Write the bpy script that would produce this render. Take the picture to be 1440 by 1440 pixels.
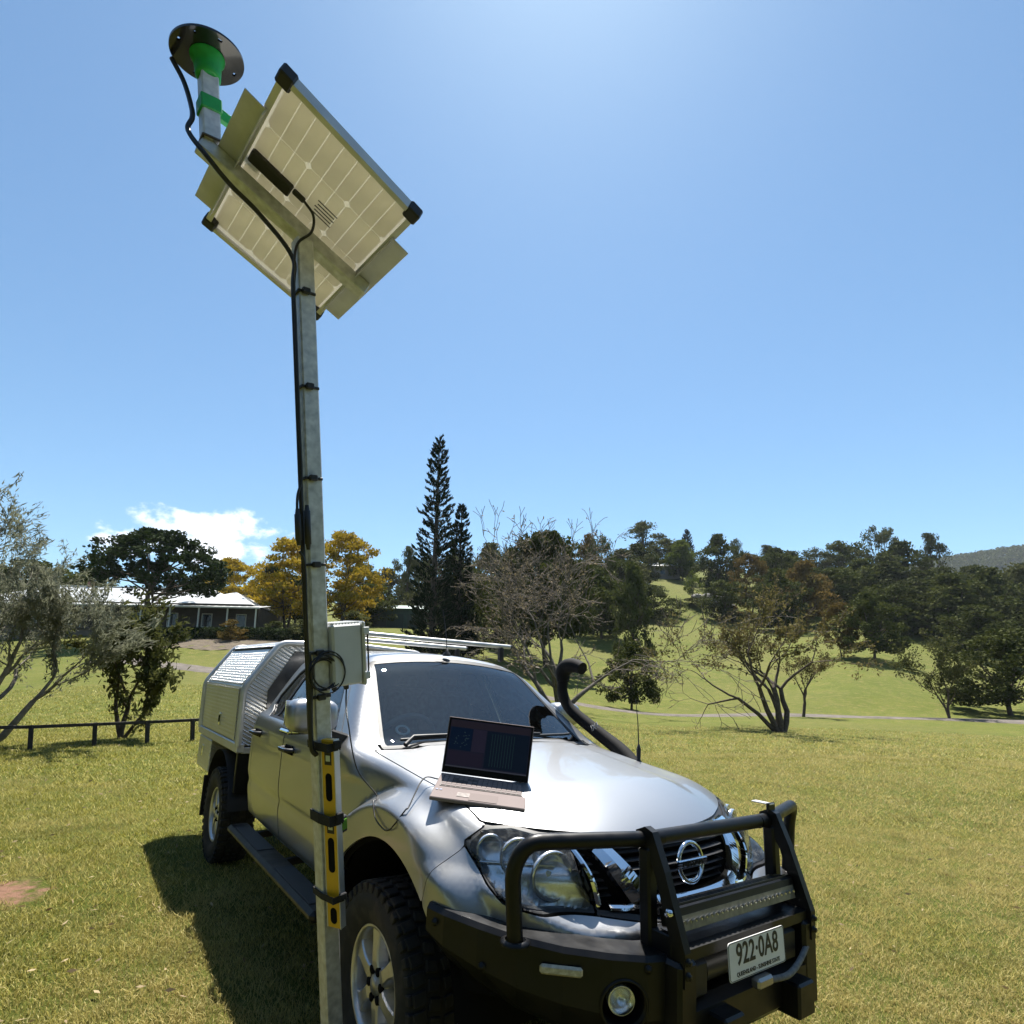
import bpy, bmesh, math, random
import numpy as np
from mathutils import Vector, Matrix

for o in list(bpy.data.objects): bpy.data.objects.remove(o)
scene = bpy.context.scene
COL = scene.collection
R = math.radians

# ------------------------------------------------------------------ camera
cam_d = bpy.data.cameras.new("camera"); cam = bpy.data.objects.new("camera", cam_d); COL.objects.link(cam)
cam_d.sensor_width = 36.0; cam_d.lens = 36.0 * 838.9 / 1440.0
cam_d.shift_y = 100.0 / 1440.0
cam_d.clip_start = 0.05; cam_d.clip_end = 6000
cam.matrix_world = Matrix.Translation((0, 0, 1.6105)) @ Matrix.Rotation(math.pi/2 + 0.1664, 4, 'X') @ Matrix.Rotation(0.012, 4, 'Z')
scene.camera = cam

# ------------------------------------------------------------------ light
SUN_AZ, SUN_EL = R(6.0), R(64.0)
world = bpy.data.worlds.new("World"); scene.world = world; world.use_nodes = True
def build_world():
    nt = world.node_tree; N = nt.nodes; Lk = nt.links
    for n in list(N): N.remove(n)
    out = N.new('ShaderNodeOutputWorld'); bg = N.new('ShaderNodeBackground')
    sky = N.new('ShaderNodeTexSky'); sky.sky_type = 'NISHITA'; sky.sun_disc = False
    sky.sun_elevation = SUN_EL; sky.sun_rotation = SUN_AZ
    sky.altitude = 60; sky.air_density = 1.0; sky.dust_density = 0.36; sky.ozone_density = 1.25
    bg.inputs['Strength'].default_value = 0.060
    def m(op, a, b=None, c=None):
        n = N.new('ShaderNodeMath'); n.operation = op
        for i, v in enumerate((a, b, c)):
            if v is None: continue
            if isinstance(v, (int, float)): n.inputs[i].default_value = v
            else: Lk.new(v, n.inputs[i])
        return n.outputs[0]
    tc = N.new('ShaderNodeTexCoord'); sp = N.new('ShaderNodeSeparateXYZ'); Lk.new(tc.outputs['Generated'], sp.inputs[0])
    az = m('ARCTAN2', sp.outputs[0], sp.outputs[1]); el = m('ARCSINE', sp.outputs[2])
    # a bank of cumulus low over the ridge, north-west of the house
    dx = m('DIVIDE', m('ADD', az, 0.492), 0.165); dy = m('DIVIDE', m('ADD', m('ADD', el, -0.212), m('MULTIPLY', m('ADD', az, 0.50), -0.05)), 0.060)
    # sheared so that the bank climbs to one side and trails off
    r2 = m('ADD', m('MULTIPLY', dx, dx), m('MULTIPLY', dy, dy))
    nz = N.new('ShaderNodeTexNoise'); nz.inputs['Scale'].default_value = 15; nz.inputs['Detail'].default_value = 9; nz.inputs['Roughness'].default_value = 0.58
    mp = N.new('ShaderNodeMapping'); mp.inputs['Scale'].default_value = (1, 1, 1.7); Lk.new(tc.outputs['Generated'], mp.inputs[0]); Lk.new(mp.outputs[0], nz.inputs['Vector'])
    n2 = N.new('ShaderNodeTexNoise'); n2.inputs['Scale'].default_value = 5.5; n2.inputs['Detail'].default_value = 3; Lk.new(mp.outputs[0], n2.inputs['Vector'])
    val = m('SUBTRACT', m('ADD', m('MULTIPLY', nz.outputs['Fac'], 1.7), m('MULTIPLY', n2.outputs['Fac'], 1.2)), m('MULTIPLY', r2, 0.95))
    rmp = N.new('ShaderNodeMapRange'); rmp.interpolation_type = 'SMOOTHSTEP'; rmp.inputs['From Min'].default_value = 0.82; rmp.inputs['From Max'].default_value = 1.12
    Lk.new(val, rmp.inputs['Value'])
    fac = m('MULTIPLY', rmp.outputs[0], 0.92)
    mix = N.new('ShaderNodeMix'); mix.data_type = 'RGBA'
    # the clear blue of the day, the same over the whole sky
    tint = N.new('ShaderNodeMix'); tint.data_type = 'RGBA'; tint.blend_type = 'MULTIPLY'; tint.inputs['Factor'].default_value = 1; Lk.new(sky.outputs[0], tint.inputs[6]); tint.inputs[7].default_value = (.80, 1.04, 1.10, 1)
    Lk.new(fac, mix.inputs['Factor']); Lk.new(tint.outputs[2], mix.inputs[6]); mix.inputs[7].default_value = (10.2, 10.5, 11.0, 1)
    Lk.new(mix.outputs[2], bg.inputs['Color']); Lk.new(bg.outputs[0], out.inputs['Surface'])
build_world()
sun_d = bpy.data.lights.new("sun", 'SUN'); sun_d.energy = 5.0; sun_d.angle = R(0.53); sun_d.color = (1.0, 0.955, 0.88)
sun = bpy.data.objects.new("sun", sun_d); COL.objects.link(sun)
sdir = Vector((math.sin(SUN_AZ)*math.cos(SUN_EL), math.cos(SUN_AZ)*math.cos(SUN_EL), math.sin(SUN_EL)))
sun.rotation_euler = sdir.to_track_quat('Z', 'Y').to_euler()
sun.location = sdir * 60
vs = scene.view_settings
vs.view_transform = 'Standard'; vs.look = 'None'; vs.gamma = 1; vs.use_curve_mapping = False; vs.exposure = 1.27

# ------------------------------------------------------------------ materials
MATS = {}
def mat(name, col=(.5, .5, .5), rough=.5, metal=0.0, var=0.0, vscale=6.0, col2=None, bump=0.0, bscale=60.0, coat=0.0, coatr=.04, spec=.5,
        trans=0.0, alpha=1.0, emis=None, objvar=0.0, rvar=0.0, dist=.004, detail=5, dirt=0.0, dirtcol=(.22, .17, .11), dscale=3.0, obj_coords=True):
    if name in MATS: return MATS[name]
    M = bpy.data.materials.new(name); M.use_nodes = True
    nt = M.node_tree; N = nt.nodes; Lk = nt.links
    p = N['Principled BSDF']; out = N['Material Output']
    p.inputs['Base Color'].default_value = (*col, 1); p.inputs['Roughness'].default_value = rough; p.inputs['Metallic'].default_value = metal
    p.inputs['Specular IOR Level'].default_value = spec
    if coat: p.inputs['Coat Weight'].default_value = coat; p.inputs['Coat Roughness'].default_value = coatr
    tc = N.new('ShaderNodeTexCoord'); csrc = tc.outputs['Object']
    last = None
    if var or col2:
        nz = N.new('ShaderNodeTexNoise'); nz.inputs['Scale'].default_value = vscale; nz.inputs['Detail'].default_value = detail; Lk.new(csrc, nz.inputs['Vector'])
        rp = N.new('ShaderNodeMapRange'); rp.inputs['From Min'].default_value = .3; rp.inputs['From Max'].default_value = .7; Lk.new(nz.outputs['Fac'], rp.inputs['Value'])
        mx = N.new('ShaderNodeMix'); mx.data_type = 'RGBA'; Lk.new(rp.outputs[0], mx.inputs['Factor'])
        if col2: a, b = col, col2
        else: a = tuple(c*(1-var) for c in col); b = tuple(min(1, c*(1+var)) for c in col)
        mx.inputs[6].default_value = (*a, 1); mx.inputs[7].default_value = (*b, 1); last = mx.outputs[2]
        if rvar:
            rr = N.new('ShaderNodeMapRange'); rr.inputs['From Min'].default_value = .3; rr.inputs['From Max'].default_value = .7
            rr.inputs['To Min'].default_value = max(0, rough-rvar); rr.inputs['To Max'].default_value = min(1, rough+rvar)
            Lk.new(nz.outputs['Fac'], rr.inputs['Value']); Lk.new(rr.outputs[0], p.inputs['Roughness'])
    if objvar:
        oi = N.new('ShaderNodeObjectInfo'); hs = N.new('ShaderNodeHueSaturation')
        mr = N.new('ShaderNodeMapRange'); mr.inputs['To Min'].default_value = 1-objvar; mr.inputs['To Max'].default_value = 1+objvar
        Lk.new(oi.outputs['Random'], mr.inputs['Value']); Lk.new(mr.outputs[0], hs.inputs['Value'])
        if last: Lk.new(last, hs.inputs['Color'])
        else: hs.inputs['Color'].default_value = (*col, 1)
        last = hs.outputs[0]
    if dirt:
        dn = N.new('ShaderNodeTexNoise'); dn.inputs['Scale'].default_value = dscale; dn.inputs['Detail'].default_value = 8; dn.inputs['Roughness'].default_value = .65; Lk.new(csrc, dn.inputs['Vector'])
        dr = N.new('ShaderNodeMapRange'); dr.inputs['From Min'].default_value = .48; dr.inputs['From Max'].default_value = .72; dr.inputs['To Max'].default_value = dirt; Lk.new(dn.outputs['Fac'], dr.inputs['Value'])
        dm = N.new('ShaderNodeMix'); dm.data_type = 'RGBA'; Lk.new(dr.outputs[0], dm.inputs['Factor'])
        if last: Lk.new(last, dm.inputs[6])
        else: dm.inputs[6].default_value = (*col, 1)
        dm.inputs[7].default_value = (*dirtcol, 1); last = dm.outputs[2]
    if last: Lk.new(last, p.inputs['Base Color'])
    if bump:
        bn = N.new('ShaderNodeTexNoise'); bn.inputs['Scale'].default_value = bscale; bn.inputs['Detail'].default_value = 4; Lk.new(csrc, bn.inputs['Vector'])
        bp = N.new('ShaderNodeBump'); bp.inputs['Strength'].default_value = bump; bp.inputs['Distance'].default_value = dist
        Lk.new(bn.outputs['Fac'], bp.inputs['Height']); Lk.new(bp.outputs[0], p.inputs['Normal'])
    if emis: p.inputs['Emission Color'].default_value = (*emis[:3], 1); p.inputs['Emission Strength'].default_value = emis[3]
    if trans:      # thin leaf: part of the light goes through
        tr = N.new('ShaderNodeBsdfTranslucent'); ms = N.new('ShaderNodeMixShader'); ms.inputs[0].default_value = trans
        if last: Lk.new(last, tr.inputs['Color'])
        else: tr.inputs['Color'].default_value = (*col, 1)
        Lk.new(p.outputs[0], ms.inputs[1]); Lk.new(tr.outputs[0], ms.inputs[2]); Lk.new(ms.outputs[0], out.inputs['Surface'])
    MATS[name] = M
    return M

def glass_mat(name, tint=(.6, .68, .68), refl=1.0, rough=.0, dust=0.0, ior=1.72):
    """thin sheet glass: tinted see-through plus a Fresnel mirror, a little dust"""
    if name in MATS: return MATS[name]
    M = bpy.data.materials.new(name); M.use_nodes = True
    nt = M.node_tree; N = nt.nodes; Lk = nt.links
    for n in list(N): N.remove(n)
    out = N.new('ShaderNodeOutputMaterial'); t = N.new('ShaderNodeBsdfTransparent'); t.inputs[0].default_value = (*tint, 1)
    g = N.new('ShaderNodeBsdfGlossy'); g.inputs['Roughness'].default_value = rough; g.inputs['Color'].default_value = (refl, refl, refl, 1)
    fr = N.new('ShaderNodeFresnel'); fr.inputs['IOR'].default_value = ior
    ms = N.new('ShaderNodeMixShader'); Lk.new(fr.outputs[0], ms.inputs[0]); Lk.new(t.outputs[0], ms.inputs[1]); Lk.new(g.outputs[0], ms.inputs[2])
    fin = ms.outputs[0]
    if dust:
        tc = N.new('ShaderNodeTexCoord'); nz = N.new('ShaderNodeTexNoise'); nz.inputs['Scale'].default_value = 38; nz.inputs['Detail'].default_value = 10; nz.inputs['Roughness'].default_value = .7
        Lk.new(tc.outputs['Object'], nz.inputs['Vector'])
        mr = N.new('ShaderNodeMapRange'); mr.inputs['From Min'].default_value = .48; mr.inputs['From Max'].default_value = .78; mr.inputs['To Min'].default_value = dust*.2; mr.inputs['To Max'].default_value = dust*1.9
        Lk.new(nz.outputs['Fac'], mr.inputs['Value'])
        d = N.new('ShaderNodeBsdfDiffuse'); d.inputs[0].default_value = (.62, .62, .58, 1); m2 = N.new('ShaderNodeMixShader')
        Lk.new(mr.outputs[0], m2.inputs[0]); Lk.new(fin, m2.inputs[1]); Lk.new(d.outputs[0], m2.inputs[2]); fin = m2.outputs[0]
    Lk.new(fin, out.inputs['Surface']); MATS[name] = M
    return M

# ------------------------------------------------------------------ mesh builder
class MB:
    def __init__(s): s.v = []; s.f = []; s.sm = []
    def add(s, vs_, fs, smooth=False):
        b = len(s.v); s.v.extend([tuple(v) for v in vs_]); s.f.extend([tuple(i+b for i in f) for f in fs]); s.sm.extend([smooth]*len(fs))
        return s
    def box(s, c, d, rot=None, bev=0.0):
        x, y, z = [q/2 for q in d]
        if bev <= 0:
            P = [(-x,-y,-z),(x,-y,-z),(x,y,-z),(-x,y,-z),(-x,-y,z),(x,-y,z),(x,y,z),(-x,y,z)]
            F = [(0,3,2,1),(4,5,6,7),(0,1,5,4),(1,2,6,5),(2,3,7,6),(3,0,4,7)]
        else:
            b = min(bev, .49*min(d)); P = []; idx = {}
            for sx in (-1,1):
                for sy in (-1,1):
                    for sz in (-1,1):
                        for k in range(3):
                            q = [sx*(x-b), sy*(y-b), sz*(z-b)]; q[k] = (sx*x, sy*y, sz*z)[k]
                            idx[(sx,sy,sz,k)] = len(P); P.append(tuple(q))
            F = []
            def g(*a): return idx[a]
            for sx in (-1,1):
                f = [g(sx,-1,-1,0),g(sx,1,-1,0),g(sx,1,1,0),g(sx,-1,1,0)]; F.append(f if sx>0 else f[::-1])
            for sy in (-1,1):
                f = [g(-1,sy,-1,1),g(-1,sy,1,1),g(1,sy,1,1),g(1,sy,-1,1)]; F.append(f if sy>0 else f[::-1])
            for sz in (-1,1):
                f = [g(-1,-1,sz,2),g(1,-1,sz,2),g(1,1,sz,2),g(-1,1,sz,2)]; F.append(f if sz>0 else f[::-1])
            for sx in (-1,1):
                for sy in (-1,1):
                    f = [g(sx,sy,-1,0),g(sx,sy,-1,1),g(sx,sy,1,1),g(sx,sy,1,0)]; F.append(f if sx*sy>0 else f[::-1])
                for sz in (-1,1):
                    f = [g(sx,-1,sz,0),g(sx,1,sz,0),g(sx,1,sz,2),g(sx,-1,sz,2)]; F.append(f if sx*sz>0 else f[::-1])
            for sy in (-1,1):
                for sz in (-1,1):
                    f = [g(-1,sy,sz,1),g(-1,sy,sz,2),g(1,sy,sz,2),g(1,sy,sz,1)]; F.append(f if sy*sz>0 else f[::-1])
            for sx in (-1,1):
                for sy in (-1,1):
                    for sz in (-1,1):
                        f = [g(sx,sy,sz,0),g(sx,sy,sz,1),g(sx,sy,sz,2)]; F.append(f if sx*sy*sz>0 else f[::-1])
        M3 = rot if rot is not None else Matrix.Identity(3)
        return s.add([Vector(c) + M3 @ Vector(q) for q in P], F)
    def tube(s, pts, r, n=8, cap=True, smooth=True, prof=None):
        """pts: list of points, r: radius or list; parallel transport frame"""
        pts = [Vector(p) for p in pts]; m = len(pts)
        rs = r if isinstance(r, (list, tuple, np.ndarray)) else [r]*m
        T = []
        for i in range(m):
            a = pts[max(i-1, 0)]; b = pts[min(i+1, m-1)]; t = (b-a)
            T.append(t.normalized() if t.length > 1e-9 else Vector((0,0,1)))
        up = Vector((0,0,1)) if abs(T[0].z) < .9 else Vector((1,0,0))
        nrm = (up - T[0]*up.dot(T[0])).normalized(); V = []; F = []
        for i in range(m):
            nrm = (nrm - T[i]*nrm.dot(T[i])); nrm = nrm.normalized() if nrm.length > 1e-6 else T[i].orthogonal().normalized()
            bn = T[i].cross(nrm)
            for k in range(n):
                a = 2*math.pi*k/n; V.append(pts[i] + (nrm*math.cos(a) + bn*math.sin(a))*rs[i])
        for i in range(m-1):
            for k in range(n):
                k2 = (k+1) % n; F.append((i*n+k, i*n+k2, (i+1)*n+k2, (i+1)*n+k))
        s.add(V, F, smooth)
        if cap:
            s.add(V[:n], [tuple(range(n))[::-1]]); s.add(V[-n:], [tuple(range(n))])
        return s
    def bar(s, a, b, w, h, up=(0,0,1), bev=.002):
        a = Vector(a); b = Vector(b); d = b-a; x = d.normalized(); z = Vector(up); z = (z - x*z.dot(x)).normalized(); y = z.cross(x)
        M3 = Matrix((x, y, z)).transposed()
        return s.box((a+b)/2, (d.length, w, h), M3, bev)
    def lathe(s, prof, n=32, axis=(0,0,1), c=(0,0,0), smooth=True, closed=False):
        """prof: (r, h) pairs; around axis through c"""
        ax = Vector(axis).normalized(); u = ax.orthogonal().normalized(); w = ax.cross(u); c = Vector(c); V = []; F = []
        for (r, h) in prof:
            for k in range(n):
                a = 2*math.pi*k/n; V.append(c + ax*h + (u*math.cos(a)+w*math.sin(a))*r)
        m = len(prof); rng = m if closed else m-1
        for i in range(rng):
            j = (i+1) % m
            for k in range(n):
                k2 = (k+1) % n; F.append((i*n+k, i*n+k2, j*n+k2, j*n+k))
        return s.add(V, F, smooth)
    def prism(s, poly, axis_fn, d0, d1):
        """poly 2-D outline; axis_fn(u,v,d)->point; caps + sides"""
        n = len(poly); V = [axis_fn(u, v, d0) for u, v in poly] + [axis_fn(u, v, d1) for u, v in poly]
        F = [tuple(range(n))[::-1], tuple(range(n, 2*n))] + [(i, (i+1) % n, n+(i+1) % n, n+i) for i in range(n)]
        return s.add(V, F)
    def mesh(s, name):
        me = bpy.data.meshes.new(name); me.from_pydata(s.v, [], s.f); me.update()
        me.polygons.foreach_set('use_smooth', s.sm); return me
    def build(s, name, m, parent=None, fix=True):
        me = s.mesh(name)
        if fix:
            bm = bmesh.new(); bm.from_mesh(me); bmesh.ops.recalc_face_normals(bm, faces=bm.faces); bm.to_mesh(me); bm.free()
        return link(name, me, m, parent)

def link(name, me, m=None, parent=None):
    if m is not None and not me.materials: me.materials.append(m)
    o = bpy.data.objects.new(name, me); COL.objects.link(o)
    if parent is not None: o.parent = parent
    return o
def np_mesh(name, V, F, smooth=True):
    """V (n,3), F (m,3) or (m,4) arrays"""
    me = bpy.data.meshes.new(name); V = np.asarray(V, dtype=np.float32); F = np.asarray(F, dtype=np.int32)
    k = F.shape[1]; me.vertices.add(len(V)); me.vertices.foreach_set('co', V.ravel())
    me.loops.add(F.size); me.loops.foreach_set('vertex_index', F.ravel())
    me.polygons.add(len(F)); me.polygons.foreach_set('loop_start', np.arange(0, F.size, k, dtype=np.int32))
    me.polygons.foreach_set('use_smooth', np.full(len(F), smooth)); me.update(calc_edges=True); me.validate()
    return me
def thing(name, label, cat, loc=(0,0,0), rotz=0.0, group=None, M=None):
    o = bpy.data.objects.new(name, None); COL.objects.link(o); o.empty_display_size = .1
    if M is not None: o.matrix_world = M
    else: o.location = loc; o.rotation_euler = (0, 0, rotz)
    return tag(o, label, cat, group)
def tag(o, label, cat, group=None, kind=None):
    if label: o['label'] = label
    if cat: o['category'] = cat
    if group: o['group'] = group
    if kind: o['kind'] = kind
    return o
def spline(pts, n=8):
    """Catmull-Rom through pts"""
    P = [Vector(p) for p in pts]; P = [P[0]*2-P[1]] + P + [P[-1]*2-P[-2]]; out = []
    for i in range(1, len(P)-2):
        for k in range(n):
            t = k/n; a, b, c, d = P[i-1:i+3]
            out.append(.5*((2*b) + (c-a)*t + (2*a-5*b+4*c-d)*t*t + (3*b-a-3*c+d)*t**3))
    out.append(P[-2]); return out
def bend(pts, r, n=6):
    """polyline with corners rounded to radius r"""
    P = [Vector(p) for p in pts]; out = [P[0]]
    for i in range(1, len(P)-1):
        a = (P[i-1]-P[i]); b = (P[i+1]-P[i]); la, lb = a.length, b.length; a.normalize(); b.normalize()
        d = min(r, la*.49, lb*.49)
        A = P[i]+a*d; B = P[i]+b*d
        for k in range(n+1):
            t = k/n; out.append(A*(1-t)**2 + P[i]*2*t*(1-t) + B*t*t)
    out.append(P[-1]); return out
def text_mesh(txt, size, ext=.0005, align='CENTER', bold=0.0, sx=1.0):
    c = bpy.data.curves.new('lettering', 'FONT'); c.body = txt; c.size = size; c.extrude = ext; c.align_x = align; c.align_y = 'CENTER'; c.offset = bold
    c.resolution_u = 3
    o = bpy.data.objects.new('lettering', c); COL.objects.link(o)
    dg = bpy.context.evaluated_depsgraph_get(); me = bpy.data.meshes.new_from_object(o.evaluated_get(dg))
    bpy.data.objects.remove(o); bpy.data.curves.remove(c)
    if sx != 1.0:
        for v in me.vertices: v.co.x *= sx
    me.materials.clear(); me.name = 'lettering'
    return me
# ================================================================== terrain
T_U = np.array([-0.891, -0.61, -0.375, -0.145, 0.201, 0.443, 0.587, 0.834])
T_D = np.array([10, 14, 20, 27, 34, 40, 46, 53, 60, 70, 80, 95, 110, 130, 150, 185, 220, 320], float)
T_Z = np.array([
[0.19, 0.2, 0.23, 0.66, 1.28, 1.89, 2.56, 3.99, 5.25, 6.51, 7.6, 9.8, 11.68, 13.82, 16.89, 23.32, 28.64, 40.14],
[0.31, 0.35, 0.43, 0.96, 1.74, 2.51, 3.28, 4.71, 5.95, 7.19, 8.26, 10.51, 12.43, 14.62, 17.73, 24.24, 29.62, 41.26],
[0.41, 0.42, 0.44, 0.77, 1.43, 2.15, 2.93, 4.66, 6.17, 7.57, 8.68, 10.92, 12.84, 15.02, 18.18, 24.82, 30.31, 42.18],
[0.24, 0.23, 0.22, 0.52, 1.14, 1.82, 2.4, 3.46, 4.98, 6.88, 8.52, 10.34, 11.9, 14.77, 18.3, 25.16, 30.83, 43.09],
[-0.02, -0.08, -0.22, -0.27, -0.25, -0.23, -0.23, 0.71, 1.68, 3.9, 5.82, 10.21, 13.95, 21.67, 28.29, 38.19, 46.37, 64.05],
[0.05, -0.04, -0.26, -0.45, -0.39, -0.35, -0.32, 0.55, 1.43, 3.45, 5.2, 9.1, 12.43, 18.84, 24.34, 33.54, 41.14, 59.11],
[0.04, -0.07, -0.33, -0.55, -0.47, -0.42, -0.44, 1.03, 2.56, 4.46, 6.7, 9.57, 13.24, 18.19, 22.42, 30.67, 37.49, 55.76],
[0.01, -0.12, -0.43, -0.69, -0.59, -0.53, -0.48, 0.43, 1.23, 2.22, 4.07, 6.46, 9.16, 12.66, 15.65, 22.42, 28.02, 43.11]])
def sstep(a, b, x):
    t = np.clip((x-a)/(b-a), 0, 1); return t*t*(3-2*t)
def _cinterp(x, xs, Y):
    """Catmull-Rom rows: x (n,), xs (k,), Y (k, ...)"""
    i = np.clip(np.searchsorted(xs, x)-1, 0, len(xs)-2); t = np.clip((x-xs[i])/(xs[i+1]-xs[i]), 0, 1)
    return i, t
def _crv(y0, y1, y2, y3, t):
    return .5*(2*y1 + (y2-y0)*t + (2*y0-5*y1+4*y2-y3)*t*t + (3*y1-y0-3*y2+y3)*t**3)
def terr(x, y):
    x = np.atleast_1d(np.asarray(x, float)); y = np.atleast_1d(np.asarray(y, float))
    yy = np.maximum(y, 1.0); u = np.clip(x/yy, T_U[0], T_U[-1])
    i, s = _cinterp(u, T_U, None); j, t = _cinterp(np.log(np.clip(yy, 10, 320)), np.log(T_D), None)
    K = len(T_U)-1; J = len(T_D)-1
    def row(ii):
        ii = np.clip(ii, 0, K); g = lambda q: T_Z[ii, np.clip(q, 0, J)]
        return _crv(g(j-1), g(j), g(j+1), g(j+2), t)
    zt = _crv(row(i-1), row(i), row(i+1), row(i+2), s)
    zn = -0.0374*np.clip(x, -14, 14)
    w = sstep(8, 15, y); z = zn*(1-w) + zt*w
    z += .10*np.sin(x*.21+1.3)*np.sin(y*.17)*sstep(14, 30, y)*np.where(np.abs(y-43) < 9, .2, 1)
    z += sstep(320, 900, y)*(-70)
    return z
def ter(x, y): return float(terr(x, y)[0])

def ground_mat(name='grass_ground'):
    M = bpy.data.materials.new(name); M.use_nodes = True; nt = M.node_tree; N = nt.nodes; Lk = nt.links
    p = N['Principled BSDF']; p.inputs['Roughness'].default_value = .95; p.inputs['Specular IOR Level'].default_value = .15
    tc = N.new('ShaderNodeTexCoord'); P = tc.outputs['Object']
    def noise(sc, det=5, rough=.55):
        n = N.new('ShaderNodeTexNoise'); n.inputs['Scale'].default_value = sc; n.inputs['Detail'].default_value = det; n.inputs['Roughness'].default_value = rough; Lk.new(P, n.inputs['Vector']); return n.outputs['Fac']
    def rng(v, a, b, c=0., d=1.):
        n = N.new('ShaderNodeMapRange'); n.inputs['From Min'].default_value = a; n.inputs['From Max'].default_value = b; n.inputs['To Min'].default_value = c; n.inputs['To Max'].default_value = d; Lk.new(v, n.inputs['Value']); return n.outputs[0]
    def mix(f, a, b, mode='MIX'):
        n = N.new('ShaderNodeMix'); n.data_type = 'RGBA'; n.blend_type = mode
        if isinstance(f, float): n.inputs['Factor'].default_value = f
        else: Lk.new(f, n.inputs['Factor'])
        for v, i in ((a, 6), (b, 7)):
            if isinstance(v, tuple): n.inputs[i].default_value = (*v, 1)
            else: Lk.new(v, n.inputs[i])
        return n.outputs[2]
    c = mix(rng(noise(.35, 4), .38, .62), (.074, .098, .009), (.120, .130, .020))
    c = mix(rng(noise(.07, 5, .6), .46, .66), c, (.120, .110, .030))
    c = mix(rng(noise(1.7, 6), .50, .74), c, (.215, .172, .060))
    c = mix(rng(noise(13, 6, .7), .40, .66), c, (.050, .062, .010))
    c = mix(rng(noise(60, 3, .7), .46, .72), c, (.150, .158, .030))
    # a bare reddish patch of soil by the near left
    sp = N.new('ShaderNodeVectorMath'); sp.operation = 'DISTANCE'; Lk.new(P, sp.inputs[0]); sp.inputs[1].default_value = (-3.62, 4.36, .12)
    ad = N.new('ShaderNodeMath'); ad.operation = 'ADD'; Lk.new(sp.outputs['Value'], ad.inputs[0]); Lk.new(rng(noise(9, 5), .3, .7, -.16, .16), ad.inputs[1])
    c = mix(rng(ad.outputs[0], .22, .40, 1, 0), c, (.26, .145, .095))
    Lk.new(c, p.inputs['Base Color'])
    b = N.new('ShaderNodeBump'); b.inputs['Strength'].default_value = 1.0; b.inputs['Distance'].default_value = .05
    Lk.new(noise(17, 8, .75), b.inputs['Height']); Lk.new(b.outputs[0], p.inputs['Normal'])
    return M
M_GROUND = ground_mat()
def build_ground():
    ds = np.concatenate([np.linspace(-30, 0, 12), np.linspace(.5, 16, 64), np.exp(np.linspace(np.log(16.3), np.log(330), 130)), np.exp(np.linspace(np.log(345), np.log(4000), 24))])
    # a fan that opens with distance so that the sheet reaches the horizon on every side
    us = np.linspace(-1, 1, 181)
    D, U = np.meshgrid(ds, us, indexing='ij')
    half = 40 + np.maximum(D, 0)*1.5
    Xg = U*half; Yg = D
    Z = terr(Xg.ravel(), Yg.ravel())
    V = np.c_[Xg.ravel(), Yg.ravel(), Z]; n, m = D.shape
    I = np.arange(n*m).reshape(n, m); F = np.c_[I[:-1, :-1].ravel(), I[:-1, 1:].ravel(), I[1:, 1:].ravel(), I[1:, :-1].ravel()]
    o = link('ground', np_mesh('ground', V, F), M_GROUND); o['kind'] = 'structure'
build_ground()
def strip(name, pts, width, m, lift=.03, kind='structure', sub=6):
    c = spline([(x, y, 0) for x, y in pts], sub); V = []; F = []; K = 7
    for i, p in enumerate(c):
        t = (c[min(i+1, len(c)-1)] - c[max(i-1, 0)]).normalized(); n = Vector((-t.y, t.x, 0))
        for k in range(K):
            s = (k/(K-1)-.5); w = width*(1+.06*math.sin(i*1.7+k)); q = p + n*s*w
            V.append((q.x, q.y, ter(q.x, q.y) + lift*(1-abs(2*s)**4)*1.0 + .004))
    for i in range(len(c)-1):
        for k in range(K-1): F.append((i*K+k, i*K+k+1, (i+1)*K+k+1, (i+1)*K+k))
    o = link(name, np_mesh(name, V, F), m); o['kind'] = kind; return o
M_GRAVEL = mat('gravel_road', (.125, .108, .092), .95, var=.35, vscale=1.6, bump=.8, bscale=40, dist=.03, spec=.2)
strip('gravel_road', [(-8, 44.0), (2, 42.8), (6, 42.3), (12, 42.4), (19.6, 43.3), (26, 43.0), (30.6, 41.8), (34, 40.0), (40, 37.2), (48, 33), (60, 27)], 4.6, M_GRAVEL, .10)
strip('driveway', [(-30, 44.5), (-26.5, 42.6), (-23.7, 40.7), (-20.9, 39.2), (-18.3, 38.1), (-14, 37.2), (-9, 38), (-4, 41), (2, 42.7)], 2.6, M_GRAVEL, .06)

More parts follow.
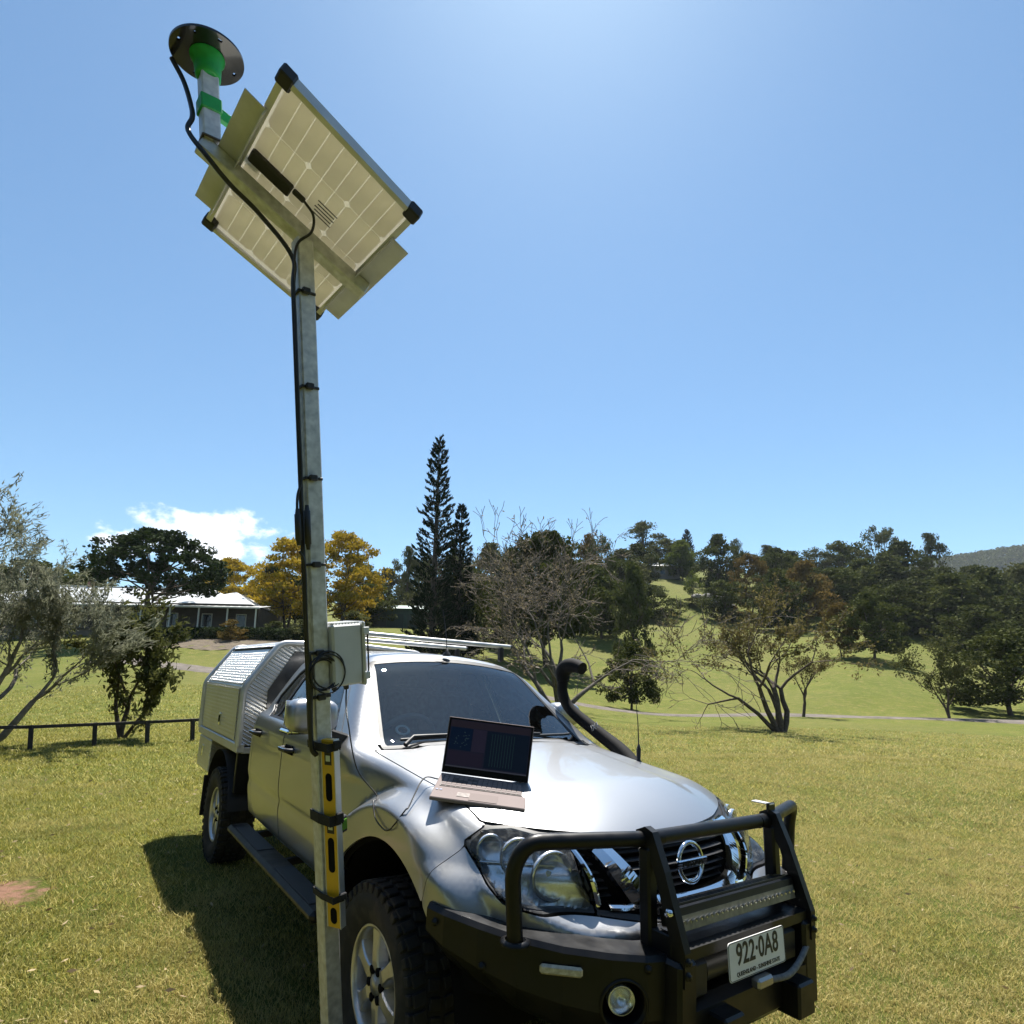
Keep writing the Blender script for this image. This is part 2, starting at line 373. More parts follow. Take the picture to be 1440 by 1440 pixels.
# ------------------------------------------------------------------ lawn blades (one mass of grass)
def build_grass():
    rg = np.random.default_rng(5)
    def field(n, y0, y1, ub, px=1.0):
        y = y0 + (y1-y0)*rg.random(n)**px; x = (rg.random(n)*2-1)*ub*(y+1.2); return x, y
    Vs = []; Fs = []; base = 0
    # (count, from, to, blade length, blade width)
    for n, y0, y1, L, W in ((300000, 1.15, 4.2, .034, .0038), (280000, 4.2, 8.2, .042, .0066), (230000, 8.2, 16, .052, .0125), (100000, 16, 30, .07, .026)):
        x, y = field(n, y0, y1, .98)
        cl = .5+.5*np.sin(x*9.1+np.sin(y*7.3)*2)*np.sin(y*8.3+np.sin(x*5.1)*2)
        patch = .5 + .5*np.sin(x*1.9+1.7*np.sin(y*1.3))*np.sin(y*2.3+1.1)
        keep = (rg.random(n) < .55+.45*cl) & (np.hypot(x+3.62, (y-4.36)) > .30+.14*np.sin(x*9+y*7))
        keep &= ~((np.abs(y-42.6) < 1.9) & (x > -8))
        x, y, cl, patch = x[keep], y[keep], cl[keep], patch[keep]; n = len(x)
        z = terr(x, y); h = L*(.45+.9*rg.random(n))*(.7+.5*cl); a = rg.random(n)*2*np.pi; le = (.25+1.1*rg.random(n))*h
        w = W*(.6+.8*rg.random(n)); b = rg.random(n)*2*np.pi
        dx, dy = np.cos(b)*w/2, np.sin(b)*w/2
        p0 = np.c_[x-dx, y-dy, z-.004]; p1 = np.c_[x+dx, y+dy, z-.004]; tp = np.c_[x+np.cos(a)*le, y+np.sin(a)*le, z+h*(.85)]
        md0 = np.c_[x-dx*.8+np.cos(a)*le*.42, y-dy*.8+np.sin(a)*le*.42, z+h*.58]; md1 = md0 + np.c_[dx*1.6, dy*1.6, 0*dx]
        V = np.stack([p0, p1, md1, md0, tp], 1).reshape(-1, 3); i = base + np.arange(n)*5
        F = np.stack([np.c_[i, i+1, i+2], np.c_[i, i+2, i+3], np.c_[i+3, i+2, i+4]], 1).reshape(-1, 3) if y0 < 4 else np.stack([np.c_[i, i+1, i+4]], 1).reshape(-1, 3)
        Vs.append(V); Fs.append(F); base += n*5
    me = np_mesh('lawn_grass', np.concatenate(Vs), np.concatenate(Fs), False)
    M = bpy.data.materials.new('grass_blade'); M.use_nodes = True; nt = M.node_tree; N = nt.nodes; Lk = nt.links
    p = N['Principled BSDF']; out = N['Material Output']; p.inputs['Roughness'].default_value = .6; p.inputs['Specular IOR Level'].default_value = .22
    g = N.new('ShaderNodeNewGeometry'); cr = N.new('ShaderNodeValToRGB'); Lk.new(g.outputs['Random Per Island'], cr.inputs[0])
    el = cr.color_ramp.elements; el[0].position = 0; el[0].color = (.060, .080, .010, 1); el[1].position = 1; el[1].color = (.70, .60, .25, 1)
    for pos, c in ((.22, (.160, .156, .020)), (.45, (.285, .258, .048)), (.68, (.39, .36, .078)), (.88, (.54, .475, .150))):
        e = el.new(pos); e.color = (*c, 1)
    tc = N.new('ShaderNodeTexCoord'); nz = N.new('ShaderNodeTexNoise'); nz.inputs['Scale'].default_value = .8; nz.inputs['Detail'].default_value = 5; Lk.new(tc.outputs['Object'], nz.inputs[0])
    mr = N.new('ShaderNodeMapRange'); mr.inputs['From Min'].default_value = .42; mr.inputs['From Max'].default_value = .68; mr.inputs['To Max'].default_value = .8
    # the lawn dries off towards the open side, where the car stands it is greener
    sx_ = N.new('ShaderNodeSeparateXYZ'); Lk.new(tc.outputs['Object'], sx_.inputs[0]); gx = N.new('ShaderNodeMapRange'); gx.inputs['From Min'].default_value = -2; gx.inputs['From Max'].default_value = 4; gx.inputs['To Min'].default_value = .02; gx.inputs['To Max'].default_value = .30; Lk.new(sx_.outputs[0], gx.inputs['Value'])
    ax_ = N.new('ShaderNodeMath'); ax_.operation = 'ADD'; Lk.new(nz.outputs['Fac'], ax_.inputs[0]); Lk.new(gx.outputs[0], ax_.inputs[1]); gy = N.new('ShaderNodeMapRange'); gy.inputs['From Min'].default_value = 3.5; gy.inputs['From Max'].default_value = 10; gy.inputs['To Min'].default_value = 0; gy.inputs['To Max'].default_value = -.17; Lk.new(sx_.outputs[1], gy.inputs['Value']); ay_ = N.new('ShaderNodeMath'); ay_.operation = 'ADD'; Lk.new(ax_.outputs[0], ay_.inputs[0]); Lk.new(gy.outputs[0], ay_.inputs[1]); Lk.new(ay_.outputs[0], mr.inputs['Value'])
    mx = N.new('ShaderNodeMix'); mx.data_type = 'RGBA'; Lk.new(mr.outputs[0], mx.inputs['Factor']); Lk.new(cr.outputs[0], mx.inputs[6]); mx.inputs[7].default_value = (.47, .385, .150, 1)
    n3 = N.new('ShaderNodeTexNoise'); n3.inputs['Scale'].default_value = 2.3; n3.inputs['Detail'].default_value = 5; Lk.new(tc.outputs['Object'], n3.inputs[0]); m3 = N.new('ShaderNodeMapRange'); m3.inputs['From Min'].default_value = .54; m3.inputs['From Max'].default_value = .70; m3.inputs['To Max'].default_value = .45; Lk.new(n3.outputs['Fac'], m3.inputs['Value'])
    mq = N.new('ShaderNodeMix'); mq.data_type = 'RGBA'; Lk.new(m3.outputs[0], mq.inputs['Factor']); Lk.new(mx.outputs[2], mq.inputs[6]); mq.inputs[7].default_value = (.090, .098, .020, 1); mx = mq
    Lk.new(mx.outputs[2], p.inputs['Base Color'])
    tr = N.new('ShaderNodeBsdfTranslucent'); Lk.new(mx.outputs[2], tr.inputs[0]); ms = N.new('ShaderNodeMixShader'); ms.inputs[0].default_value = .38
    Lk.new(p.outputs[0], ms.inputs[1]); Lk.new(tr.outputs[0], ms.inputs[2]); Lk.new(ms.outputs[0], out.inputs[0])
    o = link('lawn_grass', me, M); tag(o, 'short mown yellow-green lawn grass', 'grass', kind='stuff')
build_grass()
# ================================================================== trees
M_BARK = mat('bark_brown', (.085, .066, .050), .9, var=.35, vscale=9, bump=.8, bscale=30, dist=.02, spec=.2)
M_BARKPALE = mat('bark_pale', (.21, .185, .155), .9, var=.35, vscale=7, bump=.8, bscale=40, dist=.015, spec=.2)
M_TWIG = mat('dry_twig', (.100, .086, .071), .9, var=.3, vscale=5, spec=.2)
def leafmat(name, col, col2, tr=.22, vs=.9):
    return mat(name, col, .75, col2=col2, vscale=vs, trans=tr, objvar=.16, spec=.04)
LM = {'d': leafmat('leaf_dark', (.032, .042, .011), (.086, .096, .022)), 'g': leafmat('leaf_gum', (.046, .054, .018), (.112, .114, .042)),
      'fig': leafmat('leaf_fig', (.014, .025, .008), (.036, .052, .014), .15), 'y': leafmat('leaf_yellow', (.230, .160, .014), (.480, .345, .030), .30, .5),
      'o': leafmat('leaf_ochre', (.070, .062, .017), (.190, .118, .030), .25, .5), 'l': leafmat('leaf_lime', (.060, .085, .012), (.130, .150, .022), .3, .6),
      'x': leafmat('leaf_olive_dark', (.038, .046, .014), (.110, .112, .036), .30, 2.5), 'cone': leafmat('leaf_conifer', (.008, .015, .007), (.021, .032, .013), .10, 1.5),
      'olive': leafmat('leaf_grey_green', (.085, .092, .058), (.235, .240, .170), .34, 3.0), 'rust': leafmat('leaf_rust', (.088, .078, .028), (.205, .170, .066), .28, 1.2),
      'pod': leafmat('dry_pod', (.19, .145, .085), (.34, .27, .17), .15, 2.0)}

def leaves_np(C, Dn, size, rg, asp=.5, spread=1.0, fold=False):
    """one diamond leaf per centre C with axis near Dn; returns V (4n,3), F (n,4)"""
    n = len(C); a = rg.normal(size=(n, 3)); a = Dn + a*spread; a /= np.linalg.norm(a, axis=1)[:, None]+1e-9
    b = rg.normal(size=(n, 3)); b -= a*(a*b).sum(1)[:, None]; b /= np.linalg.norm(b, axis=1)[:, None]+1e-9
    s = (size*(.6+.8*rg.random(n)))[:, None] if np.isscalar(size) else (size*(.6+.8*rg.random(n)))[:, None]
    w = s*asp
    V = np.stack([C-a*s*.5, C+b*w*.5-a*s*.08, C+a*s*.5, C-b*w*.5-a*s*.08], 1).reshape(-1, 3)
    return V, np.arange(4*n).reshape(n, 4)
def crown_clumps(rg, n_cl, shape, hollow=.55):
    """clump centres inside a unit crown: z 0..1, radius profile shape(z)"""
    out = []
    while len(out) < n_cl:
        z = rg.random(); a = rg.random()*2*np.pi; rr = (hollow + (1-hollow)*rg.random()) if rg.random() < .75 else rg.random()*hollow
        r = shape(z)*rr
        if r > 0: out.append((r*np.cos(a), r*np.sin(a), z))
    return np.array(out)
PROTO = {}
def make_proto(key, seed, shape, trunk_frac, n_cl, n_leaf, cl_r, leaf, asp=.6, stems=1, rough=1.0, limb=True, flat=.75, hollow=.55):
    """tree of height 1 and crown width 1; returns (trunk mesh, crown mesh)"""
    rg = np.random.default_rng(seed); cl = crown_clumps(rg, n_cl, shape, hollow)
    cl[:, 2] = trunk_frac + cl[:, 2]*(1-trunk_frac)*.96; cl[:, :2] += rg.normal(size=(n_cl, 2))*.02*rough
    per = np.maximum(4, (n_leaf/n_cl*(.5+rg.random(n_cl))).astype(int)); C = np.repeat(cl, per, 0); m = len(C)
    d = rg.normal(size=(m, 3)); d /= np.linalg.norm(d, axis=1)[:, None]; rad = cl_r*(.65+.7*rg.random(n_cl)); rad = np.repeat(rad, per)
    C = C + d*(rad*rg.random(m)**.45)[:, None]*np.array([1, 1, flat]); C[:, 2] = np.clip(C[:, 2], trunk_frac*.75, 1.0)
    V, F = leaves_np(C, d*.5, leaf, rg, asp)
    crown = np_mesh('crown', V, F, False)
    mb = MB()
    for s in range(stems):
        a0 = rg.random()*6.28; lean = .0 if stems == 1 else .10
        base = Vector((math.cos(a0)*.02*(stems > 1), math.sin(a0)*.02*(stems > 1), -.02)); top = Vector((math.cos(a0)*lean, math.sin(a0)*lean, trunk_frac+.35*(1-trunk_frac)))
        mid = base.lerp(top, .5)+Vector((rg.normal()*.012, rg.normal()*.012, 0)); r0 = .022/stems**.4
        mb.tube(spline([base, mid, top], 5), list(np.linspace(r0, r0*.45, 11)), 6, cap=False)
        if limb:
            for c in cl[rg.choice(n_cl, min(n_cl, int(26/stems)), replace=False)]:
                st = base.lerp(top, .35+.6*rg.random()); e = Vector(c); md = st.lerp(e, .55); md.z -= .03
                mb.tube([st, md, e], [r0*.42, r0*.26, r0*.09], 4, cap=False)
    PROTO[key] = (mb.mesh('trunk'), crown)
make_proto('broad0', 11, lambda z: .5*math.sin(min(1, .12+z*.98)*math.pi)**.55, .10, 120, 9500, .10, .042, rough=1.2, hollow=.45)
make_proto('broad1', 12, lambda z: .5*(1-abs(z-.42)**2.0*1.9)*(1 if z > .05 else .7), .08, 120, 9500, .10, .042, rough=1.4, hollow=.45)
make_proto('broad2', 13, lambda z: .5*math.sin(min(1, .22+z*.86)*math.pi)**.7, .12, 100, 9000, .115, .042, rough=1.8, hollow=.45)
make_proto('gum0', 21, lambda z: .46*math.sin(min(1, .15+z*.9)*math.pi)**.6*(.6+.4*abs(math.sin(z*9))), .34, 46, 4600, .11, .036, .45, rough=3.0, flat=.55)
make_proto('gum1', 22, lambda z: .5*math.sin(min(1, .1+z*.95)*math.pi)**.5*(.55+.45*abs(math.sin(z*7+1))), .30, 52, 5000, .105, .036, .45, rough=3.0, flat=.55)
make_proto('dome', 31, lambda z: .5*math.sqrt(max(0, 1-z**2.4))*(.72+.28*min(1, z*3)), .22, 190, 17000, .075, .033, rough=1.0, hollow=.6)
make_proto('umbrella', 33, lambda z: .5*math.sqrt(max(0, 1-z**2.2))*(.8+.2*min(1, z*4)), .46, 170, 15000, .06, .030, rough=1.0, hollow=.6)
make_proto('lowdome', 32, lambda z: .5*math.sin(min(1, .3+z*.7)*math.pi)**.5, .14, 120, 10000, .095, .036, rough=1.2)
make_proto('yellow', 41, lambda z: .5*math.sqrt(max(0, 1-z**2.2))*(.62+.38*min(1, z*2.4)), .14, 130, 11000, .085, .033, .55, stems=2, rough=1.8, flat=.5)
make_proto('cone', 51, lambda z: .5*(1-z)**.55*(.75+.25*min(1, z*6)), .03, 150, 11000, .08, .036, rough=1.0)
make_proto('sapling', 52, lambda z: .5*math.sin(min(1, .1+z*.9)*math.pi)**.8, .3, 30, 1500, .12, .05)
def place_tree(name, key, x, y, hgt, wid, leaf, label, cat='tree', group=None, rot=None, bark=None):
    t = thing(name, label, cat, (x, y, ter(x, y)), (x*7.3+y*3.1) % 6.28 if rot is None else rot, group); t.scale = (wid, wid, hgt)
    a, b = PROTO[key]
    for nm, me, m in (('trunk', a, bark or M_BARK), ('crown', b, LM[leaf])):
        if not me.materials: me.materials.append(m)
        o = bpy.data.objects.new(nm, me); COL.objects.link(o); o.parent = t
        o.material_slots[0].link = 'OBJECT'; o.material_slots[0].material = m
    return t
TREES = [  # prototype, x, y, height, width, leaf, label
('umbrella', -35.2, 58.0, 10.6, 13.4, 'fig', 'wide dark domed shade tree standing in front of the white-roofed house'),
('yellow', -36.1, 76.0, 9.1, 8.6, 'y', 'smaller yellow-flowering tree showing over the house roof end'),
('yellow', -27.2, 72.0, 11.2, 11.0, 'y', 'yellow-flowering tree behind the mast beside the house'),
('yellow', -20.2, 71.0, 11.9, 10.6, 'y', 'tall golden-flowering tree between the house and the green shed'),
('gum0', -21.3, 120.0, 15.8, 8.2, 'g', 'thin gum tree far behind the green shed'),
('broad0', -29.3, 140.0, 12.5, 12.5, 'g', None), ('broad1', -19.8, 135.0, 14.5, 11.0, 'g', None), ('broad2', -11.8, 120.0, 13.8, 11.2, 'g', None),
('broad0', -4.2, 112.0, 15.1, 11.8, 'g', None), ('broad1', 0.7, 130.0, 13.7, 10.5, 'd', None),
('dome', 3.6, 62.0, 14.2, 11.8, 'd', 'big dark dome-topped tree behind the bare tree'),
('broad2', 15.5, 118.0, 15.2, 7.0, 'o', 'rust-orange tree on the skyline beside a tall gum'),
('gum1', 17.5, 112.0, 15.9, 9.4, 'd', 'tall dark gum beside the rust-orange tree'),
('cone', 15.5, 76.0, 12.5, 7.2, 'd', 'dense dark conical tree at the foot of the hill meadow'),
('gum0', 36.2, 160.0, 14.6, 16.5, 'g', 'large spreading gum beside the hilltop house'),
('broad1', 42.4, 158.0, 10.4, 11.6, 'g', None), ('broad2', 44.1, 152.0, 10.8, 9.6, 'l', 'lime-green tree on the hilltop by the small house'),
('broad0', 49.3, 140.0, 14.2, 11.2, 'd', None), ('gum1', 59.9, 156.0, 13.9, 7.2, 'g', 'slender small gum on the ridge'),
('sapling', 37.6, 123.0, 6.8, 4.5, 'l', 'small light-green young tree alone on the hill meadow'),
('yellow', 48.5, 120.0, 12.5, 9.9, 'o', 'yellowish olive tree on the upper meadow edge'),
('broad1', 40.4, 112.0, 7.9, 8.3, 'd', None), ('broad0', 46.5, 104.0, 11.0, 9.8, 'd', None), ('gum0', 76.5, 175.0, 12.0, 11.5, 'g', None),
('broad2', 83.2, 175.0, 11.0, 14.6, 'd', None), ('gum1', 89.2, 172.0, 13.2, 13.6, 'g', None), ('broad1', 96.6, 170.0, 15.9, 14.2, 'd', None),
('gum1', 100.6, 160.0, 22.8, 13.8, 'g', 'tallest gum with clumped crown on the right-hand ridge'), ('broad0', 99.4, 150.0, 18.3, 17.0, 'd', None),
('gum0', 107.7, 150.0, 22.4, 10.8, 'g', 'tall gum with a bare lower trunk next to the distant blue hill'),
('broad1', 65.9, 122.0, 9.6, 13.0, 'd', None), ('broad2', 75.7, 127.0, 11.6, 14.2, 'd', None), ('broad0', 78.9, 122.0, 12.2, 14.8, 'd', None),
('lowdome', 43.3, 71.5, 8.3, 8.0, 'd', 'rounded dark tree casting its shadow on the open slope'), ('yellow', 40.9, 74.0, 6.9, 5.2, 'o', 'small ochre tree beside the rounded dark tree on the slope'),
('broad2', 74.2, 100.0, 12.1, 14.8, 'd', None), ('broad0', 86.0, 106.0, 14.4, 12.8, 'd', None), ('broad1', 96.5, 112.0, 15.7, 12.5, 'g', None),
('broad0', 73.3, 106.0, 8.8, 10.5, 'd', None), ('broad2', 67.1, 86.0, 8.0, 10.2, 'd', None),
('lowdome', 38.6, 47.0, 6.6, 8.8, 'd', 'low dark spreading tree by the road bend with deep shade beneath'),
('lowdome', 8.9, 44.8, 5.1, 4.5, 'd', 'small round-headed tree with slim trunk just beyond the gravel road'),
('broad1', -4.2, 58.0, 8.8, 6.5, 'd', 'bushy dark tree at the foot of the tall pine'), ('broad0', 13.3, 88.0, 10.3, 9.8, 'd', None), ('cone', -0.3, 70.0, 10.3, 7.4, 'cone', 'dark conical evergreen behind the bare tree'),
('broad2', 54.8, 110.0, 12.1, 10.9, 'o', 'olive-ochre tree above the multi-stemmed lawn tree'), ('broad1', -26.2, 100.0, 10.5, 8.0, 'd', None), ('broad2', -38.7, 95.0, 9.2, 9.6, 'd', None),
('broad0', -45.9, 90.0, 8.4, 9.0, 'd', None), ('broad1', -72.2, 90.0, 9.9, 13.5, 'd', None), ('broad2', -60.8, 85.0, 8.4, 10.8, 'd', None), ('broad0', 8.7, 120.0, 12.3, 10.8, 'd', None), ('broad1', 12.1, 100.0, 10.9, 10.2, 'd', None),
('broad0', -9.5, 105.0, 9.5, 11.0, 'd', None), ('broad2', -13.5, 98.0, 8.0, 9.0, 'g', None), ('broad1', 60.5, 135.0, 12.0, 12.0, 'd', None), ('broad0', 68.0, 150.0, 12.5, 13.0, 'd', None), ('broad2', 118.0, 150.0, 16.0, 17.0, 'd', None), ('broad1', 110.0, 130.0, 14.0, 16.0, 'd', None), ('broad0', 104.0, 120.0, 14.0, 14.0, 'g', None),
('broad1', 66.0, 104.0, 8.5, 11.0, 'd', None), ('broad0', 84.0, 118.0, 12.0, 13.0, 'd', None), ('broad2', 92.0, 126.0, 13.0, 14.0, 'd', None), ('broad1', 58.0, 122.0, 9.5, 11.0, 'd', None), ('broad0', 80.0, 92.0, 9.0, 11.0, 'd', None), ('broad2', 90.0, 98.0, 10.5, 12.0, 'd', None), ('broad0', 118.0, 112.0, 14.0, 15.0, 'd', None), ('broad1', 126.0, 98.0, 12.0, 14.0, 'd', None), ('broad2', 132.0, 124.0, 15.0, 16.0, 'd', None), ('broad0', 146.0, 106.0, 14.0, 15.0, 'd', None), ('broad2', -84.0, 92.0, 11.0, 14.0, 'd', None), ('broad0', -30.5, 84.0, 7.0, 9.0, 'd', None), ('broad1', -20.5, 84.0, 6.0, 8.0, 'd', None), ('broad2', 24.0, 128.0, 10.0, 11.0, 'g', None), ('broad0', 30.0, 140.0, 10.0, 12.0, 'd', None), ('broad1', 25.0, 108.0, 6.5, 8.0, 'd', None)]
for k, x, y, h_, w_, lf, lab in TREES:
    if lab: place_tree('shade_tree' if 'gum' not in k else 'gum_tree', k, x, y, h_, w_, lf, lab)
    else:
        zone = ('behind the homestead roof' if x < -24 else 'beyond the green farm shed' if x < -8 else 'behind the bare tree and the pines' if x < 14 else 'around the hilltop house' if y > 135 and x < 62 else 'at the edge of the hill meadow' if x < 62 else 'on the far ridge under the tall gums' if y > 128 else 'on the wooded slope in front of the distant hill')
        place_tree('background_tree', k, x, y, h_*1.0, w_*1.10, lf, 'dark green tree ' + zone, group='trees ' + zone)

# unseen trees added to cut sky fill and darken paint; side glass mirrors one
for i, (k, x, y, h_, w_) in enumerate([('broad0', -13, -6, 9, 10), ('broad2', -7, -13, 11, 12), ('broad1', 2, -16, 12, 13), ('broad0', 11, -14, 11, 12), ('broad2', 19, -9, 10, 12), ('broad1', -20, 0, 10, 11), ('dome', 25, 0, 9, 11), ('broad1', -17, 7, 9, 12), ('broad0', -25, 15, 10, 13), ('broad2', -32, 24, 11, 14)]):
    place_tree('shade_tree', k, x, y, h_, w_, 'd', 'large dark tree out of view, added to darken the ute reflections', group='trees added out of view')

# ---- tall whorled pines (Norfolk Island type)
def pine(name, x, y, hgt, wid, label, seed, skirt=.0):
    rg = np.random.default_rng(seed); t = thing(name, label, 'pine tree', (x, y, ter(x, y)))
    tr = MB().tube([(0, 0, -.2), (.05, 0, hgt*.5), (.12, 0, hgt)], [hgt*.016, hgt*.010, .02], 8, cap=False)
    Cs = []; Ds = []; z = hgt*.02; br = MB()
    while z < hgt*.985:
        f = z/hgt; rad = wid*.5*float(np.interp(f, [0, .25, .5, .7, .85, .95, 1], [1.0, .84, .66, .52, .38, .20, .04])); nb = 7 if f < .9 else 5; a0 = rg.random()*6.28
        for k in range(nb):
            a = a0+k*2*math.pi/nb+rg.normal()*.16; L = rad*(.72+.4*rg.random()); d = Vector((math.cos(a), math.sin(a), 0)); up = .16+.30*f
            if rg.random() < .07 and f > .3: continue
            zj = z + rg.normal()*hgt*.006
            P = [Vector((.12*f, 0, zj)) + d*(L*s) + Vector((0, 0, L*(up*s+.26*s*s-.10*s))) for s in (0, .35, .7, 1.0)]
            br.tube(P, [.05*(1-f)+.016, .035*(1-f)+.013, .02, .012], 4, cap=False)
            m = int(13+L*19)
            s = .25+.75*rg.random(m)**.5; c = np.array([np.array(P[0])*(1-q)+np.array(P[3])*q for q in s]); c[:, 2] -= L*.05*np.sin(s*math.pi)
            perp = np.array([-d.y, d.x, 0]); off = rg.normal(size=m)*.14*L*(1.0-.35*s); c += perp*off[:, None]; c[:, 2] += .02*L+rg.normal(size=m)*.06
            # foliage is held in finger-like tufts that turn up at the tips
            Cs.append(c); dd = np.tile(np.array([d.x*.55, d.y*.55, .75]), (m, 1)) + perp*np.sign(off)[:, None]*.35; Ds.append(dd)
        z += hgt*(.019+.011*f) if f < .88 else hgt*.020
    br.v += [] ; b = br
    tr.add(b.v, b.f, True)
    tr.build('trunk', M_BARK, t, False)
    C = np.concatenate(Cs); D_ = np.concatenate(Ds); V, F = leaves_np(C, D_*2.0, .36, rg, .30, .5)
    link('crown', np_mesh('crown', V, F, False), LM['cone'], t)
pine('tall_pine', -6.92, 52, 20.9, 5.4, 'very tall narrow dark pine with whorled branches rising above all the other trees', 3)
pine('young_pine', -4.99, 55, 15.1, 4.2, 'shorter slender pine close beside the very tall pine', 4)
pine('hilltop_pine', 49.5, 165, 13.5, 6.0, 'small pine spire on the hilltop behind the lime-green tree', 5)

# ---- branching trees
def grow(rg, p, d, L, r, depth, P, segs, tips):
    """recursive limbs: P = dict(split, len, spread, up, wob)"""
    n = 4; pts = [p]; rr = [r]; q = p.copy(); dd = d.copy()
    for i in range(n):
        dd = (dd + Vector(rg.normal(size=3))*P['wob'] + Vector((0, 0, P['up']))).normalized(); q = q + dd*(L/n); pts.append(q.copy()); rr.append(r*(1-.38*(i+1)/n))
    segs.append((pts, rr))
    if depth == 0: tips.append((q, dd, L)); return
    if depth <= P.get('leafdepth', 1): tips.append((q, dd, L)); tips.append((pts[2], dd, L))
    k = P['split'] + (rg.random() < .35)
    for j in range(k):
        ax = dd.orthogonal().normalized(); ax.rotate(Matrix.Rotation(rg.random()*6.28, 3, dd)); nd = dd.copy(); nd.rotate(Matrix.Rotation(P['spread']*(.55+.8*rg.random()), 3, ax))
        st = pts[-1] if j < 2 else pts[2 + (rg.random() < .5)]
        grow(rg, st, nd, L*P['len']*(.75+.5*rg.random()), rr[-1]*.78, depth-1, P, segs, tips)
def branch_tree(name, label, x, y, stems, P, depth, seed, bark, leaf=None, n_leaf=0, lsize=.1, asp=.3, lspread=.9, lr=.25, crownname='crown', cat='tree', twigleaf=None, scale=None, zmin=-9, rmin=.004):
    rg = np.random.default_rng(seed); t = thing(name, label, cat, (x, y, ter(x, y))); segs = []; tips = []
    for (bx, by, dx, dy, dz, L, r) in stems: grow(rg, Vector((bx, by, -.05)), Vector((dx, dy, dz)).normalized(), L, r, depth, P, segs, tips)
    rmax = max(s[1][0] for s in segs); big = MB(); small = MB()
    for pts, rr in segs:
        rr = [max(q_, rmin) for q_ in rr]
        big.tube(pts, rr, 7 if rr[0] > rmax*.28 else 3, cap=False)
    big.build('trunk', bark, t, False)
    if scale: t.scale = scale
    if leaf:
        m = len(tips); per = max(1, n_leaf//m); tp = np.array([tuple(q[0]) for q in tips]); td = np.array([tuple(q[1]) for q in tips]); tl = np.array([q[2] for q in tips])
        C = np.repeat(tp, per, 0); D_ = np.repeat(td, per, 0); back = rg.random(len(C))[:, None]
        C = C - D_*back*np.repeat(tl, per)[:, None]*.9 + rg.normal(size=C.shape)*lr; ok_ = C[:, 2] > zmin; C, D_ = C[ok_], D_[ok_]
        V, F = leaves_np(C, D_*1.2, lsize, rg, asp, lspread); link(crownname, np_mesh(crownname, V, F, False), LM[leaf], t)
    return t
# grey-green narrow-leaved tree at the left edge
branch_tree('olive_tree', 'multi-stemmed grey-green tree with narrow leaves in front of the low rail fence', -10.35, 12.0,
    [(0, 0, .15, -.05, 1, 1.55, .10), (-.12, .1, -.35, .1, 1, 1.6, .09), (.10, .05, .75, .1, 1.0, 1.45, .08), (0.05, -.1, .35, -.3, 1, 1.5, .075)],
    dict(split=2, len=.80, spread=.50, up=.085, wob=.10, leafdepth=3), 5, 7, M_BARKPALE, 'olive', 26000, .135, .17, .55, .045, scale=(1.10, 1.0, .71))
# small leafy tree behind the fence
branch_tree('small_leafy_tree', 'small dark leafy tree with forked trunk just behind the rail fence', -8.5, 13.4,
    [(0, 0, .10, 0, 1, .72, .055), (.03, 0, -.22, 0.1, 1, .75, .048), (.02, .02, .55, -.1, .9, .6, .036)],
    dict(split=2, len=.72, spread=.55, up=.05, wob=.10, leafdepth=3), 4, 9, M_BARK, 'x', 4600, .115, .40, 1.0, .06, scale=(1.22, 1.1, 1.28))
# bare tree behind the ute
branch_tree('bare_tree', 'broad leafless tree with pale twigs and dry pods behind the ute', 2.6, 32.0,
    [(0, 0, .05, 0, 1, 2.3, .24), (.1, 0, .62, .1, .85, 2.7, .16), (-.1, 0, -.72, .15, .80, 2.8, .17), (0, .1, -.22, -.3, 1, 2.7, .15)],
    dict(split=2, len=.78, spread=.55, up=.03, wob=.14, leafdepth=2), 7, 23, M_TWIG, 'pod', 1500, .15, .35, 1.2, .03, 'dry_pods', rmin=.014)
# coral-like multi-stem tree on the lawn
branch_tree('lawn_tree', 'multi-stemmed lawn tree with sparse rust-brown foliage and thin bare shoots', 12.1, 27.4,
    [(0, 0, .10, 0, 1, 2.0, .16), (-.12, 0, -.38, .1, 1, 2.2, .14), (.12, 0, .42, .05, 1, 2.1, .15), (-.15, .05, -.85, 0, .78, 2.3, .11), (0.05, .1, .15, .45, 1, 2.0, .12)],
    dict(split=2, len=.74, spread=.58, up=.045, wob=.13, leafdepth=2), 5, 31, M_BARK, 'rust', 6000, .16, .45, 1.2, .10, twigleaf=M_TWIG, zmin=2.3, rmin=.010)
branch_tree('thin_tree', 'thin sparse tree on the road edge behind the multi-stemmed lawn tree', 19.7, 41.0,
    [(0, 0, .02, 0, 1, 1.9, .11), (0, 0, .25, .1, 1, 1.7, .07)], dict(split=2, len=.68, spread=.55, up=.05, wob=.12, leafdepth=2), 4, 37, M_BARK, 'rust', 1800, .17, .4, 1.2, .12)
branch_tree('slim_tree', 'slim forked tree with thin foliage beside the road bend', 30.9, 42.9,
    [(0, 0, .05, 0, 1, 1.9, .10), (0, 0, -.30, .1, 1, 1.8, .08)], dict(split=2, len=.70, spread=.5, up=.06, wob=.12, leafdepth=2), 4, 41, M_BARK, 'x', 3600, .20, .4, 1.2, .15)

